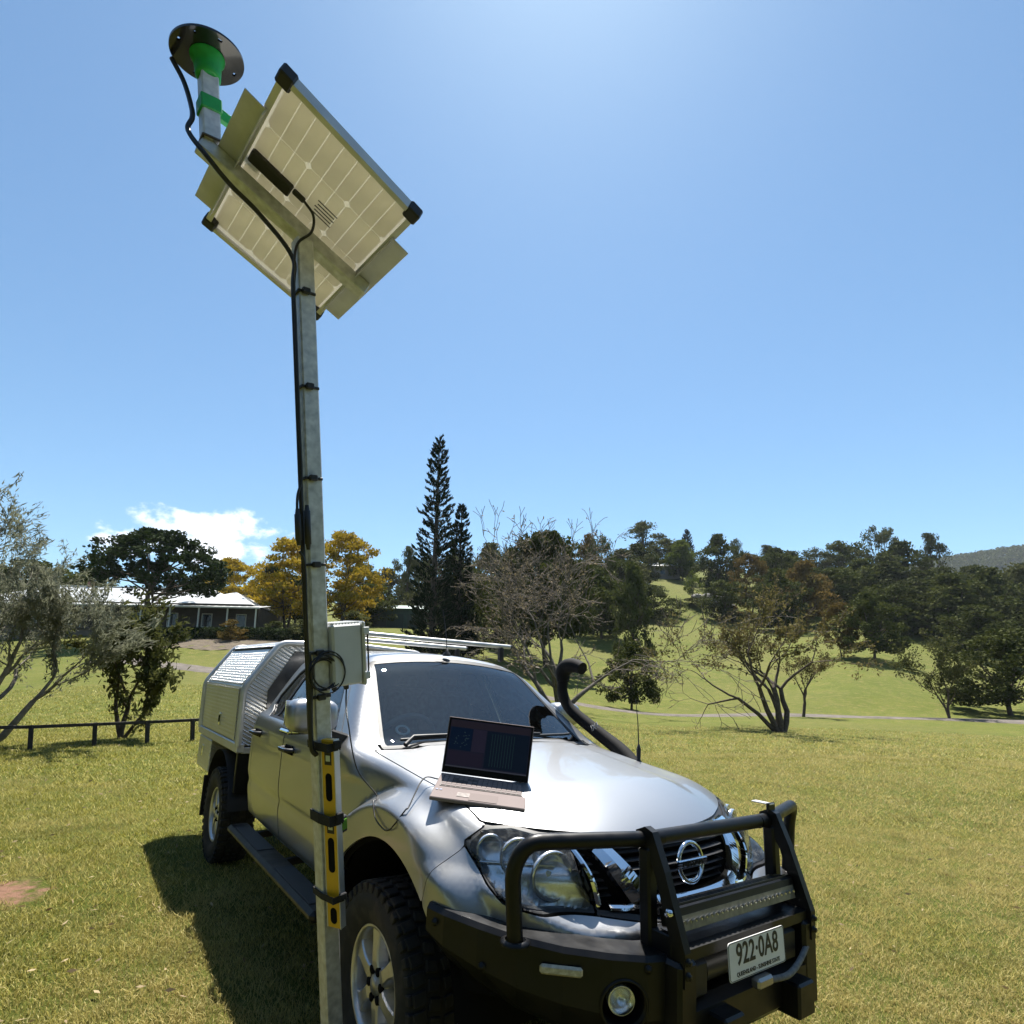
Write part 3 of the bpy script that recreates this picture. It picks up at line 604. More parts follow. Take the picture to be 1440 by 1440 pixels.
# ---- shrubs
make_proto('shrub', 61, lambda z: .5*math.sqrt(max(0, 1-z**2))*(.8+.2*min(1, z*5)), .02, 40, 2400, .14, .06, limb=False)
for x, y, h_, w_, lf, lab in [(-25.6, 54.5, 1.9, 3.0, 'o', 'straw-coloured round bush on the garden bank below the house'),
    (43.0, 115, 2.6, 5.5, 'o', 'ochre shrub on the upper meadow'), (30.5, 113, 3.2, 6.0, 'd', 'dark shrub on the upper meadow'), (36.5, 121, 1.5, 7.5, 'g', 'low grey spreading shrub under the young light-green tree'),
    (-19.5, 56, 2.0, 3.4, 'g', 'grey-green garden shrub on the bank beside the mast'), (-22.5, 57, 1.6, 3.0, 'd', 'dark garden shrub below the verandah hedge'), (-30.0, 53, 1.3, 2.6, 'd', 'low dark shrub in the shade of the domed tree'),
    (-16.5, 62, 2.6, 4.4, 'x', 'olive shrub between the house garden and the shed'), (27.0, 104, 2.2, 4.6, 'x', 'olive shrub at the meadow edge near the conical tree')]:
    place_tree('shrub', 'shrub', x, y, h_, w_, lf, lab, 'shrub')

# ---- the wooded hill far off
def far_hill():
    rg = np.random.default_rng(8); n = 130; m = 60; Y0 = 700
    xs = np.linspace(330, 1600, n); ys = np.linspace(Y0, 1500, m); X, Y = np.meshgrid(xs, ys, indexing='ij')
    H = 45 + 165*np.exp(-((X-1000)/560)**4)*np.exp(-((Y-950)/220)**2) + 120*np.exp(-((X-1250)/300)**2)*np.exp(-((Y-1100)/300)**2)
    H = np.where(Y < Y0+20, -40, H)
    Zs = H + rg.normal(size=H.shape)*1.5
    I = np.arange(n*m).reshape(n, m); F = np.c_[I[:-1, :-1].ravel(), I[1:, :-1].ravel(), I[1:, 1:].ravel(), I[:-1, 1:].ravel()]
    o = link('hill', np_mesh('hill', np.c_[X.ravel(), Y.ravel(), Zs.ravel()], F), mat('hill_ground', (.035, .045, .020), .95, spec=.1)); o['kind'] = 'structure'
    # the forest on it, one mass of small crowns
    k = 7000; tx = 500+rg.random(k)*1000; ty = 720+rg.random(k)*330
    tz = 45 + 165*np.exp(-((tx-1000)/560)**4)*np.exp(-((ty-950)/220)**2) + 120*np.exp(-((tx-1250)/300)**2)*np.exp(-((ty-1100)/300)**2)
    per = 26; C = np.repeat(np.c_[tx, ty, tz+6+rg.random(k)*3], per, 0); d = rg.normal(size=C.shape); d /= np.linalg.norm(d, axis=1)[:, None]
    C = C + d*np.array([4.2, 4.2, 5.0])*(rg.random(len(C))**.4)[:, None]; V, F = leaves_np(C, d*.3, 3.0, rg, .7)
    o = link('forest', np_mesh('forest', V, F, False), LM['d']); tag(o, 'far wooded hillside reading as one mass of trees', 'forest', kind='stuff')
far_hill()
# ================================================================== the ute
CAR_M = Matrix.Rotation(0.0374, 4, 'Y') @ Matrix.Translation((0.1722, 3.182, 0)) @ Matrix.Rotation(-0.9435, 4, 'Z')
car = thing('dual_cab_ute', 'silver dual-cab ute with black steel bull bar and aluminium canopy parked on the lawn', 'ute', M=CAR_M)
def paint_mat():
    M = mat('silver_paint', (.36, .365, .375), .35, .80, coat=.6, coatr=.05, var=.03, vscale=2.2, dirt=.16, dirtcol=(.36, .33, .28), dscale=1.3)
    return M
M_PAINT = paint_mat()
M_BLACK = mat('satin_black_steel', (.0045, .0045, .005), .38, spec=.32, var=.25, vscale=14, dirt=.14, dirtcol=(.03, .026, .02), dscale=6, rvar=.08, bump=.05, bscale=160, dist=.002)
M_PLASTIC = mat('black_plastic', (.010, .010, .011), .52, var=.2, vscale=20, bump=.1, bscale=220, dist=.001)
M_RUBBER = mat('tyre_rubber', (.010, .0098, .0095), .82, var=.3, vscale=12, dirt=.6, dirtcol=(.075, .06, .045), dscale=8, bump=.15, bscale=80)
M_CHROME = mat('chrome', (.80, .81, .82), .06, 1.0)
M_ALLOY = mat('alloy_wheel', (.52, .52, .52), .34, .75, dirt=.55, dirtcol=(.26, .20, .14), dscale=9, coat=.3)
M_ALU = mat('bare_aluminium', (.56, .56, .55), .40, .55, var=.12, vscale=9, rvar=.1, dirt=.25, dirtcol=(.35, .32, .27))
M_DARK = mat('dark_void', (.006, .006, .0065), .9, spec=.1)
M_SEAT = mat('seat_cloth', (.15, .15, .155), .9, var=.2, vscale=30, spec=.2)
M_DASH = mat('dash_plastic', (.20, .205, .205), .7, spec=.3)
M_GLASS = glass_mat('windscreen_glass', (.80, .92, .91), .98, dust=.004, ior=1.85)
M_SGLASS = glass_mat('side_glass', (.30, .34, .34), .95, dust=.02)
M_LENS = glass_mat('lamp_lens', (.93, .95, .95), 1.0, dust=.10, ior=1.4)
M_REFLECT = mat('lamp_reflector', (.78, .79, .81), .24, .8)
M_LED = mat('led_lens', (.17, .155, .115), .3, .2, var=.3, vscale=40)

def smax(a, b, k):
    h = np.maximum(k-np.abs(a-b), 0)/k; return np.maximum(a, b) + h*h*k*.25
def smin(a, b, k): return -smax(-a, -b, k)
ARC_X, ARC_Z, ARC_R = .045, .405, .545
def nose_x(a, z):
    zl = .845 + .115*sstep(.50, .86, a)          # shelf of the bumper under the lamps
    return .868 - 5.2*np.maximum(z-.90, 0)**2 - .40*(a/.90)**2.7 + .095*sstep(zl+.010, zl-.070, z)
def hood_z(x, a):
    zc = 1.292 - .118*(x+.6) - .42*np.maximum(x-.33, 0)**2
    bul = .014*sstep(.0, 1.0, (.58-.10*sstep(-.4, .8, x) - a)/.10)
    return zc - .040*(a/.72)**2 + bul - .9*np.maximum(a-.74, 0)**2
def body_f(x, y, z):
    a = np.abs(y)
    front = (x - nose_x(a, z))*.9
    ys = .899 - .26*np.maximum(.95-z, 0)**2 - .55*np.maximum(z-1.04, 0)**2 - .082*sstep(-.72, -.12, x) - .018*sstep(-1.6, -2.7, x)
    ys = ys - .010*np.exp(-((z-.80)/.035)**2)*(x < 5)*(1-sstep(-.70, -.45, x))      # pressed line low on the doors
    r = np.hypot(x-ARC_X, (z-ARC_Z)); fl = sstep(.742, .662, r)*sstep(.30, .46, z)
    ys = ys + .118*sstep(-.72, -.30, x)*fl + .03*(1-sstep(-.72, -.30, x))*fl
    side = a - ys
    belt = 1.262 + .022*np.maximum(-.6-x, 0)
    top = (z - np.where(x > -.45, hood_z(x, a), np.where(x < -.75, belt, hood_z(np.maximum(x, -.75), a)*(x+.75)/.3 + belt*(-.45-x)/.3)))
    low = smax(smax(front, side, .10), top, .05)
    low = smax(low, .535 - z, .05); low = smax(low, -(x+2.56), .04)
    gs = (a - (.880 - .50*np.maximum(z-1.2, 0) - .16*(z-1.2)**2 - .02*sstep(-1.8, -2.7, x)))*.9
    roof = z - (1.805 - .055*(a/.6)**2 - .030*((x+1.95)/.8)**2)
    ws = (x - (-.455 - 1.38*(z-1.26) + .06*(z-1.26)**2 - .105*(a/.7)**2))*.58
    rw = -(x + 2.55 - .12*(z-1.2))
    gh = smax(smax(smax(gs, ws, .05), roof, .10), rw, .08)
    gh = np.maximum(gh, 1.12 - z)
    return smin(low, gh, .035)
def body_grad(P, e=1e-3):
    x, y, z = P.T
    g = np.c_[body_f(x+e, y, z)-body_f(x-e, y, z), body_f(x, y+e, z)-body_f(x, y-e, z), body_f(x, y, z+e)-body_f(x, y, z-e)]/(2*e)
    return g
def project(P, it=5, off=0.0):
    for _ in range(it):
        g = body_grad(P); f = body_f(*P.T) - off; P = P - g*(f/np.maximum((g*g).sum(1), .05))[:, None]
    return P
def surface_net(h):
    xs = np.arange(-2.62, .96, h); ys = np.arange(-1.02, 1.021, h); zs = np.arange(.48, 1.86, h)
    X, Y, Z = np.meshgrid(xs, ys, zs, indexing='ij'); f = body_f(X, Y, Z); ins = f < 0
    nx, ny, nz = f.shape
    c = np.zeros((nx-1, ny-1, nz-1), int)
    for i in (0, 1):
        for j in (0, 1):
            for k in (0, 1): c += ins[i:nx-1+i, j:ny-1+j, k:nz-1+k]
    act = (c > 0) & (c < 8); idx = -np.ones(c.shape, int); idx[act] = np.arange(act.sum()); I = np.argwhere(act)
    V = np.c_[xs[I[:, 0]], ys[I[:, 1]], zs[I[:, 2]]] + h/2
    F = []
    for ax in range(3):
        sl0 = [slice(1, -1)]*3; s1 = list(sl0); s1[ax] = slice(0, -1); s2 = list(sl0); s2[ax] = slice(1, None)
        A = ins[tuple(s1)]; B = ins[tuple(s2)]; ch = A != B; J = np.argwhere(ch); flip = A[ch]
        u, v = [(1, 2), (2, 0), (0, 1)][ax]; e = np.zeros((3, 3), int); e[0, u] = 1; e[1, v] = 1
        base = J.copy(); base[:, u] += 1; base[:, v] += 1     # grid vertex index
        def cell(du, dv):
            q = base.copy(); q[:, u] += du; q[:, v] += dv; return idx[q[:, 0], q[:, 1], q[:, 2]]
        q = np.c_[cell(-1, -1), cell(0, -1), cell(0, 0), cell(-1, 0)]
        q[~flip] = q[~flip][:, ::-1]; F.append(q)
    F = np.concatenate(F); F = F[(F >= 0).all(1)]
    V = project(V, 8)
    # relax along the surface for even facets, then project again
    for _ in range(3):
        S = np.zeros_like(V); n = np.zeros(len(V))
        for a, b in ((0, 1), (1, 2), (2, 3), (3, 0)):
            np.add.at(S, F[:, a], V[F[:, b]]); np.add.at(n, F[:, a], 1); np.add.at(S, F[:, b], V[F[:, a]]); np.add.at(n, F[:, b], 1)
        V = project(V*.4 + .6*S/np.maximum(n, 1)[:, None], 4)
    T = np.concatenate([F[:, [0, 1, 2]], F[:, [0, 2, 3]]]); return V, T
SV, ST = surface_net(.0175)
SN = body_grad(SV); SN /= np.linalg.norm(SN, axis=1)[:, None]
SXx, SYy, SZz = SV.T; SA = np.abs(SYy)
def sdpoly(px, pz, poly):
    """signed distance to polygon, negative inside"""
    P = np.array(poly, float); n = len(P); d = np.full(px.shape, 1e9); s = np.ones(px.shape)
    for i in range(n):
        a = P[i]; b = P[i-1]; ex, ez = b-a; wx, wz = px-a[0], pz-a[1]
        t = np.clip((wx*ex+wz*ez)/(ex*ex+ez*ez), 0, 1); d = np.minimum(d, (wx-ex*t)**2+(wz-ez*t)**2)
        c1 = pz >= a[1]; c2 = pz < b[1]; c3 = ex*wz > ez*wx
        fl = (c1 & c2 & c3) | (~c1 & ~c2 & ~c3); s = np.where(fl, -s, s)
    return s*np.sqrt(d)
def clip(V, N, T, s):
    """keep the part of the triangles with s < 0; linear cuts"""
    ins = s < 0; c = ins[T].sum(1); keep = [T[c == 3]]; newV = []; newN = []; cnt = len(V); cache = {}
    for k in (1, 2):
        tt = T[c == k]
        if not len(tt): continue
        # rotate so that the odd vertex is first
        odd = ins[tt] if k == 1 else ~ins[tt]; r = odd.argmax(1); tt = np.stack([tt[np.arange(len(tt)), (r+q) % 3] for q in range(3)], 1)
        for a, b, d in tt:
            e = []
            for q in (b, d):
                key = (a, q) if a < q else (q, a)
                if key not in cache:
                    t = s[a]/(s[a]-s[q]); newV.append(V[a]+(V[q]-V[a])*t); nn = N[a]+(N[q]-N[a])*t; newN.append(nn/np.linalg.norm(nn)); cache[key] = cnt; cnt += 1
                e.append(cache[key])
            keep.append(np.array([[a, e[0], e[1]]]) if k == 1 else np.array([[e[0], b, d], [e[0], d, e[1]]]))
    V2 = np.concatenate([V, np.array(newV).reshape(-1, 3)]); N2 = np.concatenate([N, np.array(newN).reshape(-1, 3)]); T2 = np.concatenate(keep)
    u, inv = np.unique(T2, return_inverse=True); return V2[u], N2[u], inv.reshape(T2.shape)
def panel(name, s, m, parent, off=0.0, flange=.016, flip=False, label=None):
    sel = (s[ST] < .05).any(1); V, N, T = clip(SV, SN, ST[sel], s)
    V = V + N*off
    T3 = T
    if flange:
        E = np.concatenate([T[:, [0, 1]], T[:, [1, 2]], T[:, [2, 0]]]); key = np.sort(E, 1); u, first, cn = np.unique(key, axis=0, return_index=True, return_counts=True)
        B = E[first[cn == 1]]; n0 = len(V); ids = np.unique(B); mp = {v: i for i, v in enumerate(ids)}; m_ = len(ids)
        top = V[ids] - N[ids]*.0; bot = V[ids] - N[ids]*flange
        V = np.concatenate([V, top, bot]); q = np.array([[mp[a], mp[b]] for a, b in B])
        T3 = np.concatenate([T, np.c_[n0+q[:, 1], n0+q[:, 0], n0+m_+q[:, 0]], np.c_[n0+q[:, 1], n0+m_+q[:, 0], n0+m_+q[:, 1]]])
    if flip: T3 = T3[:, ::-1]
    o = link(name, np_mesh(name, V, T3), m, parent)
    if label: o['label'] = label
    return o
def mx(*a):
    r = a[0]
    for q in a[1:]: r = np.maximum(r, q)
    return r
G = .0036
# ---- outlines (car coordinates, metres)
YE = np.interp(SXx, [-.75, -.5, .0, .52, .60, .75], [.765, .758, .745, .722, .700, .64])      # hood side edge
hood_rear = SXx - (-.455 + .085 - .105*(SA/.7)**2)          # >0 ahead of the cowl
hood_front = 1.052 + .036*(SA/.7)**2 - SZz
HOOD = mx((SA-YE)*.95, -hood_rear, hood_front)
WSX = SXx - (-.455 - 1.38*(SZz-1.26) + .06*(SZz-1.26)**2 - .105*(SA/.7)**2)
W_ = SA - SXx
HL = sdpoly(W_, SZz, [(.335, 1.022), (.235, 1.074), (.10, 1.080), (-.02, 1.066), (-.20, 1.046), (-.345, .835), (-.10, .850), (.085, .878), (.185, .925)])
HL = mx(HL, -(SXx-.36)); 
GR = sdpoly(SA, SZz, [(-.1, 1.040), (.30, 1.045), (.53, 1.046), (.49, .838), (.30, .812), (.0, .795), (-.1, .795)])
GR = mx(GR, -(SXx-.5), -(HL-.014))
ARCH = ARC_R - np.hypot(SXx-ARC_X, SZz-ARC_Z)               # <0 outside the arch
SEAM = ((SXx-.425)*.86 + (SZz-.865)*-.5*.55)                # bumper / fender seam
BUMP = mx(-SEAM, SZz-1.03, ARCH, -(SXx-.3), -(HL-.009), -(GR-.010), HOOD*-1+.003)
FD = sdpoly(SXx, SZz, [(-.625, .560), (-.640, 1.00), (-.665, 1.215), (-.80, 1.30), (-1.22, 1.655), (-1.30, 1.700), (-1.635, 1.722), (-1.630, 1.2), (-1.615, .560)])
FW = sdpoly(SXx, SZz, [(-.90, 1.292), (-1.275, 1.612), (-1.34, 1.652), (-1.575, 1.668), (-1.590, 1.285)]) - .012
RD = sdpoly(SXx, SZz, [(-1.625, .560), (-1.640, 1.2), (-1.645, 1.722), (-2.22, 1.712), (-2.36, 1.675), (-2.455, 1.45), (-2.475, 1.25), (-2.462, .86), (-2.43, .68), (-2.36, .590), (-2.28, .560)])
RW = sdpoly(SXx, SZz, [(-1.725, 1.290), (-1.715, 1.665), (-2.20, 1.660), (-2.295, 1.61), (-2.375, 1.43), (-2.360, 1.37), (-2.24, 1.298)]) - .010
for tag_ in ('R', 'L'):
    sg = 1 if tag_ == 'R' else -1
    SD = SYy*sg + .45                                       # <0 on that side
    half = SYy*sg
    fen = mx(SXx-.70, -(SXx+.615), ARCH, SD, -(HOOD-.0075), -(HL-.009), SEAM+.0025, -(SZz-.50), -mx(SXx+.40, 1.262-SZz), -mx(SA-.728, SXx+.36))
    o = panel('front_fender', fen, M_PAINT, car)
    fd = panel('front_door', mx(FD+G, SD, -FW+.0), M_PAINT, car)
    rd = panel('rear_door', mx(RD+G, SD, -RW+.0), M_PAINT, car)
    panel('window_glass', mx(FW-.004, SD), M_SGLASS, fd, off=-.010, flange=0)
    panel('window_glass', mx(RW-.004, SD), M_SGLASS, rd, off=-.010, flange=0)
    panel('window_seal', mx(np.abs(FW+.004)-.010, SD), M_PLASTIC, fd, off=-.003, flange=.012)
    panel('window_seal', mx(np.abs(RW+.004)-.010, SD), M_PLASTIC, rd, off=-.003, flange=.012)
    # rear window divider
    dv = panel('window_divider', mx(np.abs(SXx+2.10-.02*(SZz-1.3))-.016, RW, SD), M_PLASTIC, rd, off=-.004, flange=.012)
    hl = panel('headlight', mx(HL+.004, half), M_LENS, car, off=.002, flange=0)
    panel('lamp_housing', mx(HL+.002, half), M_REFLECT, hl, off=-.055, flange=0)
    panel('lamp_seal', mx(np.abs(HL+.004)-.0065, half), M_PLASTIC, hl, off=.0, flange=.058)
    # bowls inside the lamp
    def on_body(w, z):
        """point on the skin at a-x = w and height z, this side"""
        lo, hi = -.2, .9; x = np.linspace(.2, .9, 400); a = x + w; f = body_f(x, -a*sg, np.full(400, z)); i = np.argmax(f > 0); return Vector((x[i], -a[i]*sg, z))
    for w_, z_, r_, nm in ((-.17, .935, .078, 'main_reflector'), (.02, .985, .062, 'side_reflector'), (.17, 1.005, .045, 'indicator_reflector')):
        P = on_body(w_, z_); ax = Vector((1, 0, .0)); ax = (Vector((1, 0, 0))*.9 + Vector((0, -sg, 0))*(.12 if w_ < 0 else .35)).normalized(); c = P - ax*.075
        mb = MB().lathe([(.012, -.03), (r_*.45, -.022), (r_*.8, .0), (r_, .035), (r_+.008, .036), (r_+.008, .020)], 28, ax, c)
        b = mb.build(nm, M_REFLECT, hl, False)
        MB().lathe([(.0, .012), (.010, .010), (.013, -.002), (.013, -.03)], 14, ax, c).build('bulb', mat('bulb_glass', (.75, .72, .6), .1, .3), hl, False) if w_ < .1 else None
    for zz in (.965, 1.025):
        p1, p2 = on_body(-.20, zz), on_body(.20, zz); MB().bar(p1-Vector((.06, 0, 0)), p2-Vector((.06, 0, 0)), .02, .005).build('lamp_trim', M_REFLECT, hl)
# hood, cab shell, bumper
panel('hood_gap_filler', mx(np.abs(HOOD-.004)-.016, -(SXx-.35), SZz-1.2), M_PLASTIC, car, off=-.007, flange=0)  # black filler strip added so the hood gap reads as a dark line
hood = panel('hood', mx(HOOD, SZz-1.5), M_PAINT, car, flange=.022)
# whatever is left of the upper body is the cab: roof, pillars, rear wall
WSG = mx(np.abs(WSX)-.045, SA - (.735 - .33*(SZz-1.26) - .028), (SZz - (1.752 - .05*(SA/.6)**2)), -(SZz-1.255+.045*(SA/.7)**2))
CAB = mx(SXx-(-.40), -(FD-G), -(RD-G), -(WSG), -(HOOD-.006), -(SZz-.49))
low_a = mx(-(SXx+.615), SZz-1.262)       # <0 : belongs to fender/cowl
CAB = mx(CAB, -(low_a))
cab = panel('cab_shell', CAB, M_PAINT, car)
panel('windscreen', mx(WSG+.003), M_GLASS, car, off=-.004, flange=0)
panel('windscreen_seal', mx(np.abs(WSG+.010)-.013), M_PLASTIC, car, off=-.001, flange=.02)
panel('cowl_panel', mx(-(SXx+.70), hood_rear+.006, SA-.735, SZz-1.34, -(WSX+.55), -(SZz-1.18)), M_PLASTIC, car, off=-.016, flange=.0)
panel('front_bumper', mx(BUMP, -(SXx-.34), .715-SZz), M_PAINT, car, flange=.03)
panel('dark_inner_shell', mx(-(FW-.01), -(RW-.01), -(WSG-.02), ARCH-.02, -(SZz-.56), -(HL-.03), -(GR-.03)), M_DARK, car, off=-.034, flange=0)  # black shell added so the panel gaps and the area under the wing stay dark
gr = panel('grille', GR-.004, M_DARK, car, off=-.075, flange=0)
panel('grille_surround', mx(np.abs(GR+.002)-.007), M_PLASTIC, gr, off=-.002, flange=.075)
def fr(y, z, off=0.0):
    """point on the nose at (y, z)"""
    x = np.linspace(.3, .95, 600); f = body_f(x, np.full(600, y), np.full(600, z)); i = max(1, np.argmax(f > 0)); t = f[i-1]/(f[i-1]-f[i]); return Vector((x[i-1]+(x[i]-x[i-1])*t+off, y, z))
def front_strip(path, w, th, off, name, m, parent, n=10):
    P = spline([(y, z, 0) for y, z in path], n); ws = [w]*len(P) if np.isscalar(w) else list(np.interp(np.linspace(0, 1, len(P)), np.linspace(0, 1, len(w)), w))
    V = []; F = []
    for i, p in enumerate(P):
        t = (P[min(i+1, len(P)-1)]-P[max(i-1, 0)]).normalized(); nn = Vector((-t.y, t.x, 0)); q0 = p-nn*ws[i]/2; q1 = p+nn*ws[i]/2
        a, b = fr(q0.x, q0.y, off), fr(q1.x, q1.y, off); c = (a+b)/2 + Vector((th*.6, 0, 0))
        V += [a-Vector((.03, 0, 0)), a, c, b, b-Vector((.03, 0, 0))]
    for i in range(len(P)-1):
        for k in range(4): F.append((i*5+k, i*5+k+1, (i+1)*5+k+1, (i+1)*5+k))
    mb = MB().add(V, F); return mb.build(name, m, parent)
for s in (-1, 1):
    front_strip([(s*.395, 1.035), (s*.345, .95), (s*.285, .865)], [.075, .085, .07], .02, .008, 'chrome_blade', M_CHROME, gr)
    front_strip([(s*.492, 1.035), (s*.470, .95), (s*.445, .850)], .018, .008, .004, 'chrome_rim', M_CHROME, gr)
    front_strip([(s*.412, .846), (s*.35, .842), (s*.285, .846)], .016, .006, .008, 'chrome_rim', M_CHROME, gr)
front_strip([(-.275, .868), (-.20, .838), (0, .826), (.20, .838), (.275, .868)], [.05, .06, .062, .06, .05], .02, .012, 'chrome_chin', M_CHROME, gr)
front_strip([(-.47, 1.046), (-.25, 1.043), (0, 1.041), (.25, 1.043), (.47, 1.046)], .014, .006, .004, 'chrome_rim', M_CHROME, gr)
for k in range(7):
    z = .865 + k*.026
    if z > 1.02: break
    hwid = .27 + (z-.865)*.55
    front_strip([(-hwid, z), (0, z), (hwid, z)], .008, .01, -.05, 'grille_bar', M_PLASTIC, gr)
    for s in (-1, 1): front_strip([(s*(hwid+.09), z), (s*(hwid+.12), z), (s*(.42+(z-.865)*.3), z)], .006, .01, -.05, 'grille_bar', M_PLASTIC, gr)
# badge
B0 = fr(0, .955, .012); bd = MB()
bd.lathe([(.060, -.006), (.066, .004), (.072, .006), (.078, .002), (.079, -.006)], 40, (1, 0, .12), B0)
bdo = bd.build('badge_ring', M_CHROME, gr, False)
MB().box(B0+Vector((.004, 0, 0)), (.012, .180, .030), None, .004).build('badge_bar', M_CHROME, bdo)
me = text_mesh('NISSAN', .030, .001, bold=.0006, sx=1.25); o = link('badge_lettering', me, mat('badge_black', (.01, .01, .01), .4), bdo)
o.matrix_local = Matrix.Translation(B0+Vector((.0115, 0, 0))) @ Matrix(((0, 0, 1, 0), (1, 0, 0, 0), (0, 1, 0, 0), (0, 0, 0, 1)))
# ---- floor, engine bay and wheel wells so that nothing is hollow
MB().box((-.88, 0, .63), (3.15, 1.50, .05), None, .01).build('floor_pan', M_DARK, car)
MB().box((.40, 0, .80), (.10, 1.25, .42), None, .01).build('radiator_core', M_DARK, car)
MB().box((-.50, 0, .90), (.06, 1.40, .60), None, .01).build('firewall', M_DARK, car)
for s in (-1, 1):
    mb = MB(); V = []; F = []; n = 24
    for i in range(n+1):
        a = R(2) + R(176)*i/n
        for yy in (.88, .40): V.append((ARC_X+math.cos(a)*(ARC_R+.012), s*yy, ARC_Z+math.sin(a)*(ARC_R+.012)))
    for i in range(n): F.append((2*i, 2*i+1, 2*i+3, 2*i+2))
    mb.add(V, F, True); mb.add([(ARC_X-.6, s*.40, .35), (ARC_X+.6, s*.40, .35), (ARC_X+.6, s*.40, 1.0), (ARC_X-.6, s*.40, 1.0)], [(0, 1, 2, 3)])
    mb.build('wheel_well', M_DARK, car)
# chassis rails and axles
for s in (-1, 1): MB().box((-2.0, s*.42, .52), (5.0, .08, .14), None, .01).build('chassis_rail', M_PLASTIC, car)
for ax in (0, -3.36): MB().tube([(ax, -.75, .37), (ax, .75, .37)], .05, 10).build('axle', M_PLASTIC, car)

# ---- wheels
def wheel(xc, s):
    zc = .378; RT = .388; w = .265; yc = s*.80
    emp = bpy.data.objects.new('wheel', None); COL.objects.link(emp); emp.parent = car; emp.location = (xc, yc, zc); emp.rotation_euler = (0, 0.37+xc, 0)
    ax = (0, s, 0); h = w/2
    t = MB(); t.lathe([(.222, -h*.82), (.262, -h*.97), (.315, -h*1.02), (.352, -h*.96), (RT-.014, -h*.78), (RT-.010, 0), (RT-.014, h*.78), (.352, h*.96), (.315, h*1.02), (.262, h*.97), (.222, h*.82)], 72, ax)
    nb = 40
    for i in range(nb):     # all-terrain tread blocks
        a = 2*math.pi*i/nb
        for (o_, wd, ln, sk) in ((-.094, .052, .043, .25), (-.036, .046, .040, -.3), (.030, .046, .040, .3), (.090, .052, .043, -.25)):
            aa = a + (.5 if abs(o_) < .05 else 0)*2*math.pi/nb; c = Vector((math.cos(aa)*(RT-.008), o_*s, math.sin(aa)*(RT-.008)))
            rd = Vector((math.cos(aa), 0, math.sin(aa))); tg = Vector((-math.sin(aa), 0, math.cos(aa))); yv = Vector((0, 1, 0))
            tg2 = (tg + yv*sk*.6).normalized(); yv2 = tg2.cross(rd)*-1
            t.box(c, (ln, wd, .017), Matrix((tg2, yv2, rd)).transposed(), .003)
        for sd in (-1, 1):  # shoulder lugs on the sidewall
            c = Vector((math.cos(a)*(.362), sd*h*.93, math.sin(a)*.362)); rd = Vector((math.cos(a), 0, math.sin(a))); tg = Vector((-math.sin(a), 0, math.cos(a)))
            t.box(c, (.034, .018, .036), Matrix((tg, Vector((0, 1, 0)), rd)).transposed(), .003)
    t.build('tyre', M_RUBBER, emp)
    r = MB(); o1 = h*.80
    r.lathe([(.224, o1*.98), (.218, o1*1.03), (.208, o1*1.0), (.203, o1*.80), (.192, -.02), (.196, -h*.8), (.222, -h*.82)], 60, ax)
    # hub with six broad spokes
    n = 6
    for i in range(n):
        a = 2*math.pi*i/n; rd = Vector((math.cos(a), 0, math.sin(a))); tg = Vector((-math.sin(a), 0, math.cos(a))); Y = Vector((0, s, 0))
        def P(rr, tt, yy): return rd*rr + tg*tt + Y*yy
        sec_ = [(.050, .036, .094), (.085, .027, .098), (.130, .025, .097), (.175, .032, .093), (.207, .047, .088)]
        V = []; F = []
        for rr, hw_, yy in sec_: V += [P(rr, -hw_-.010, yy-.045), P(rr, -hw_, yy-.006), P(rr, -hw_+.006, yy), P(rr, hw_-.006, yy), P(rr, hw_, yy-.006), P(rr, hw_+.010, yy-.045)]
        for q in range(len(sec_)-1):
            for m_ in range(5): F.append((q*6+m_, q*6+m_+1, (q+1)*6+m_+1, (q+1)*6+m_))
        r.add(V, F)
    r.lathe([(.0, .100), (.036, .098), (.040, .088), (.066, .092), (.078, .070), (.080, .02)], 36, ax)
    rim = r.build('rim', M_ALLOY, emp)
    d = MB(); d.lathe([(.0, .0), (.15, .0), (.155, -.02)], 40, ax); d.build('brake_disc', mat('brake_steel', (.20, .19, .18), .45, .8, dirt=.5, dirtcol=(.16, .08, .04)), emp)
    for i in range(n):
        a = 2*math.pi*(i+.5)/n; c = Vector((math.cos(a)*.057, s*.0905, math.sin(a)*.057)); MB().lathe([(.0, .0080), (.0165, .0080), (.0175, -.004)], 18, ax, c).build('lug_recess', M_DARK, emp, False)
    MB().lathe([(.0, .1035), (.026, .1025), (.028, .099)], 24, ax).build('hub_cap', M_ALLOY, emp)
for xc in (0.0, -3.38):
    for s in (-1, 1): wheel(xc, s)

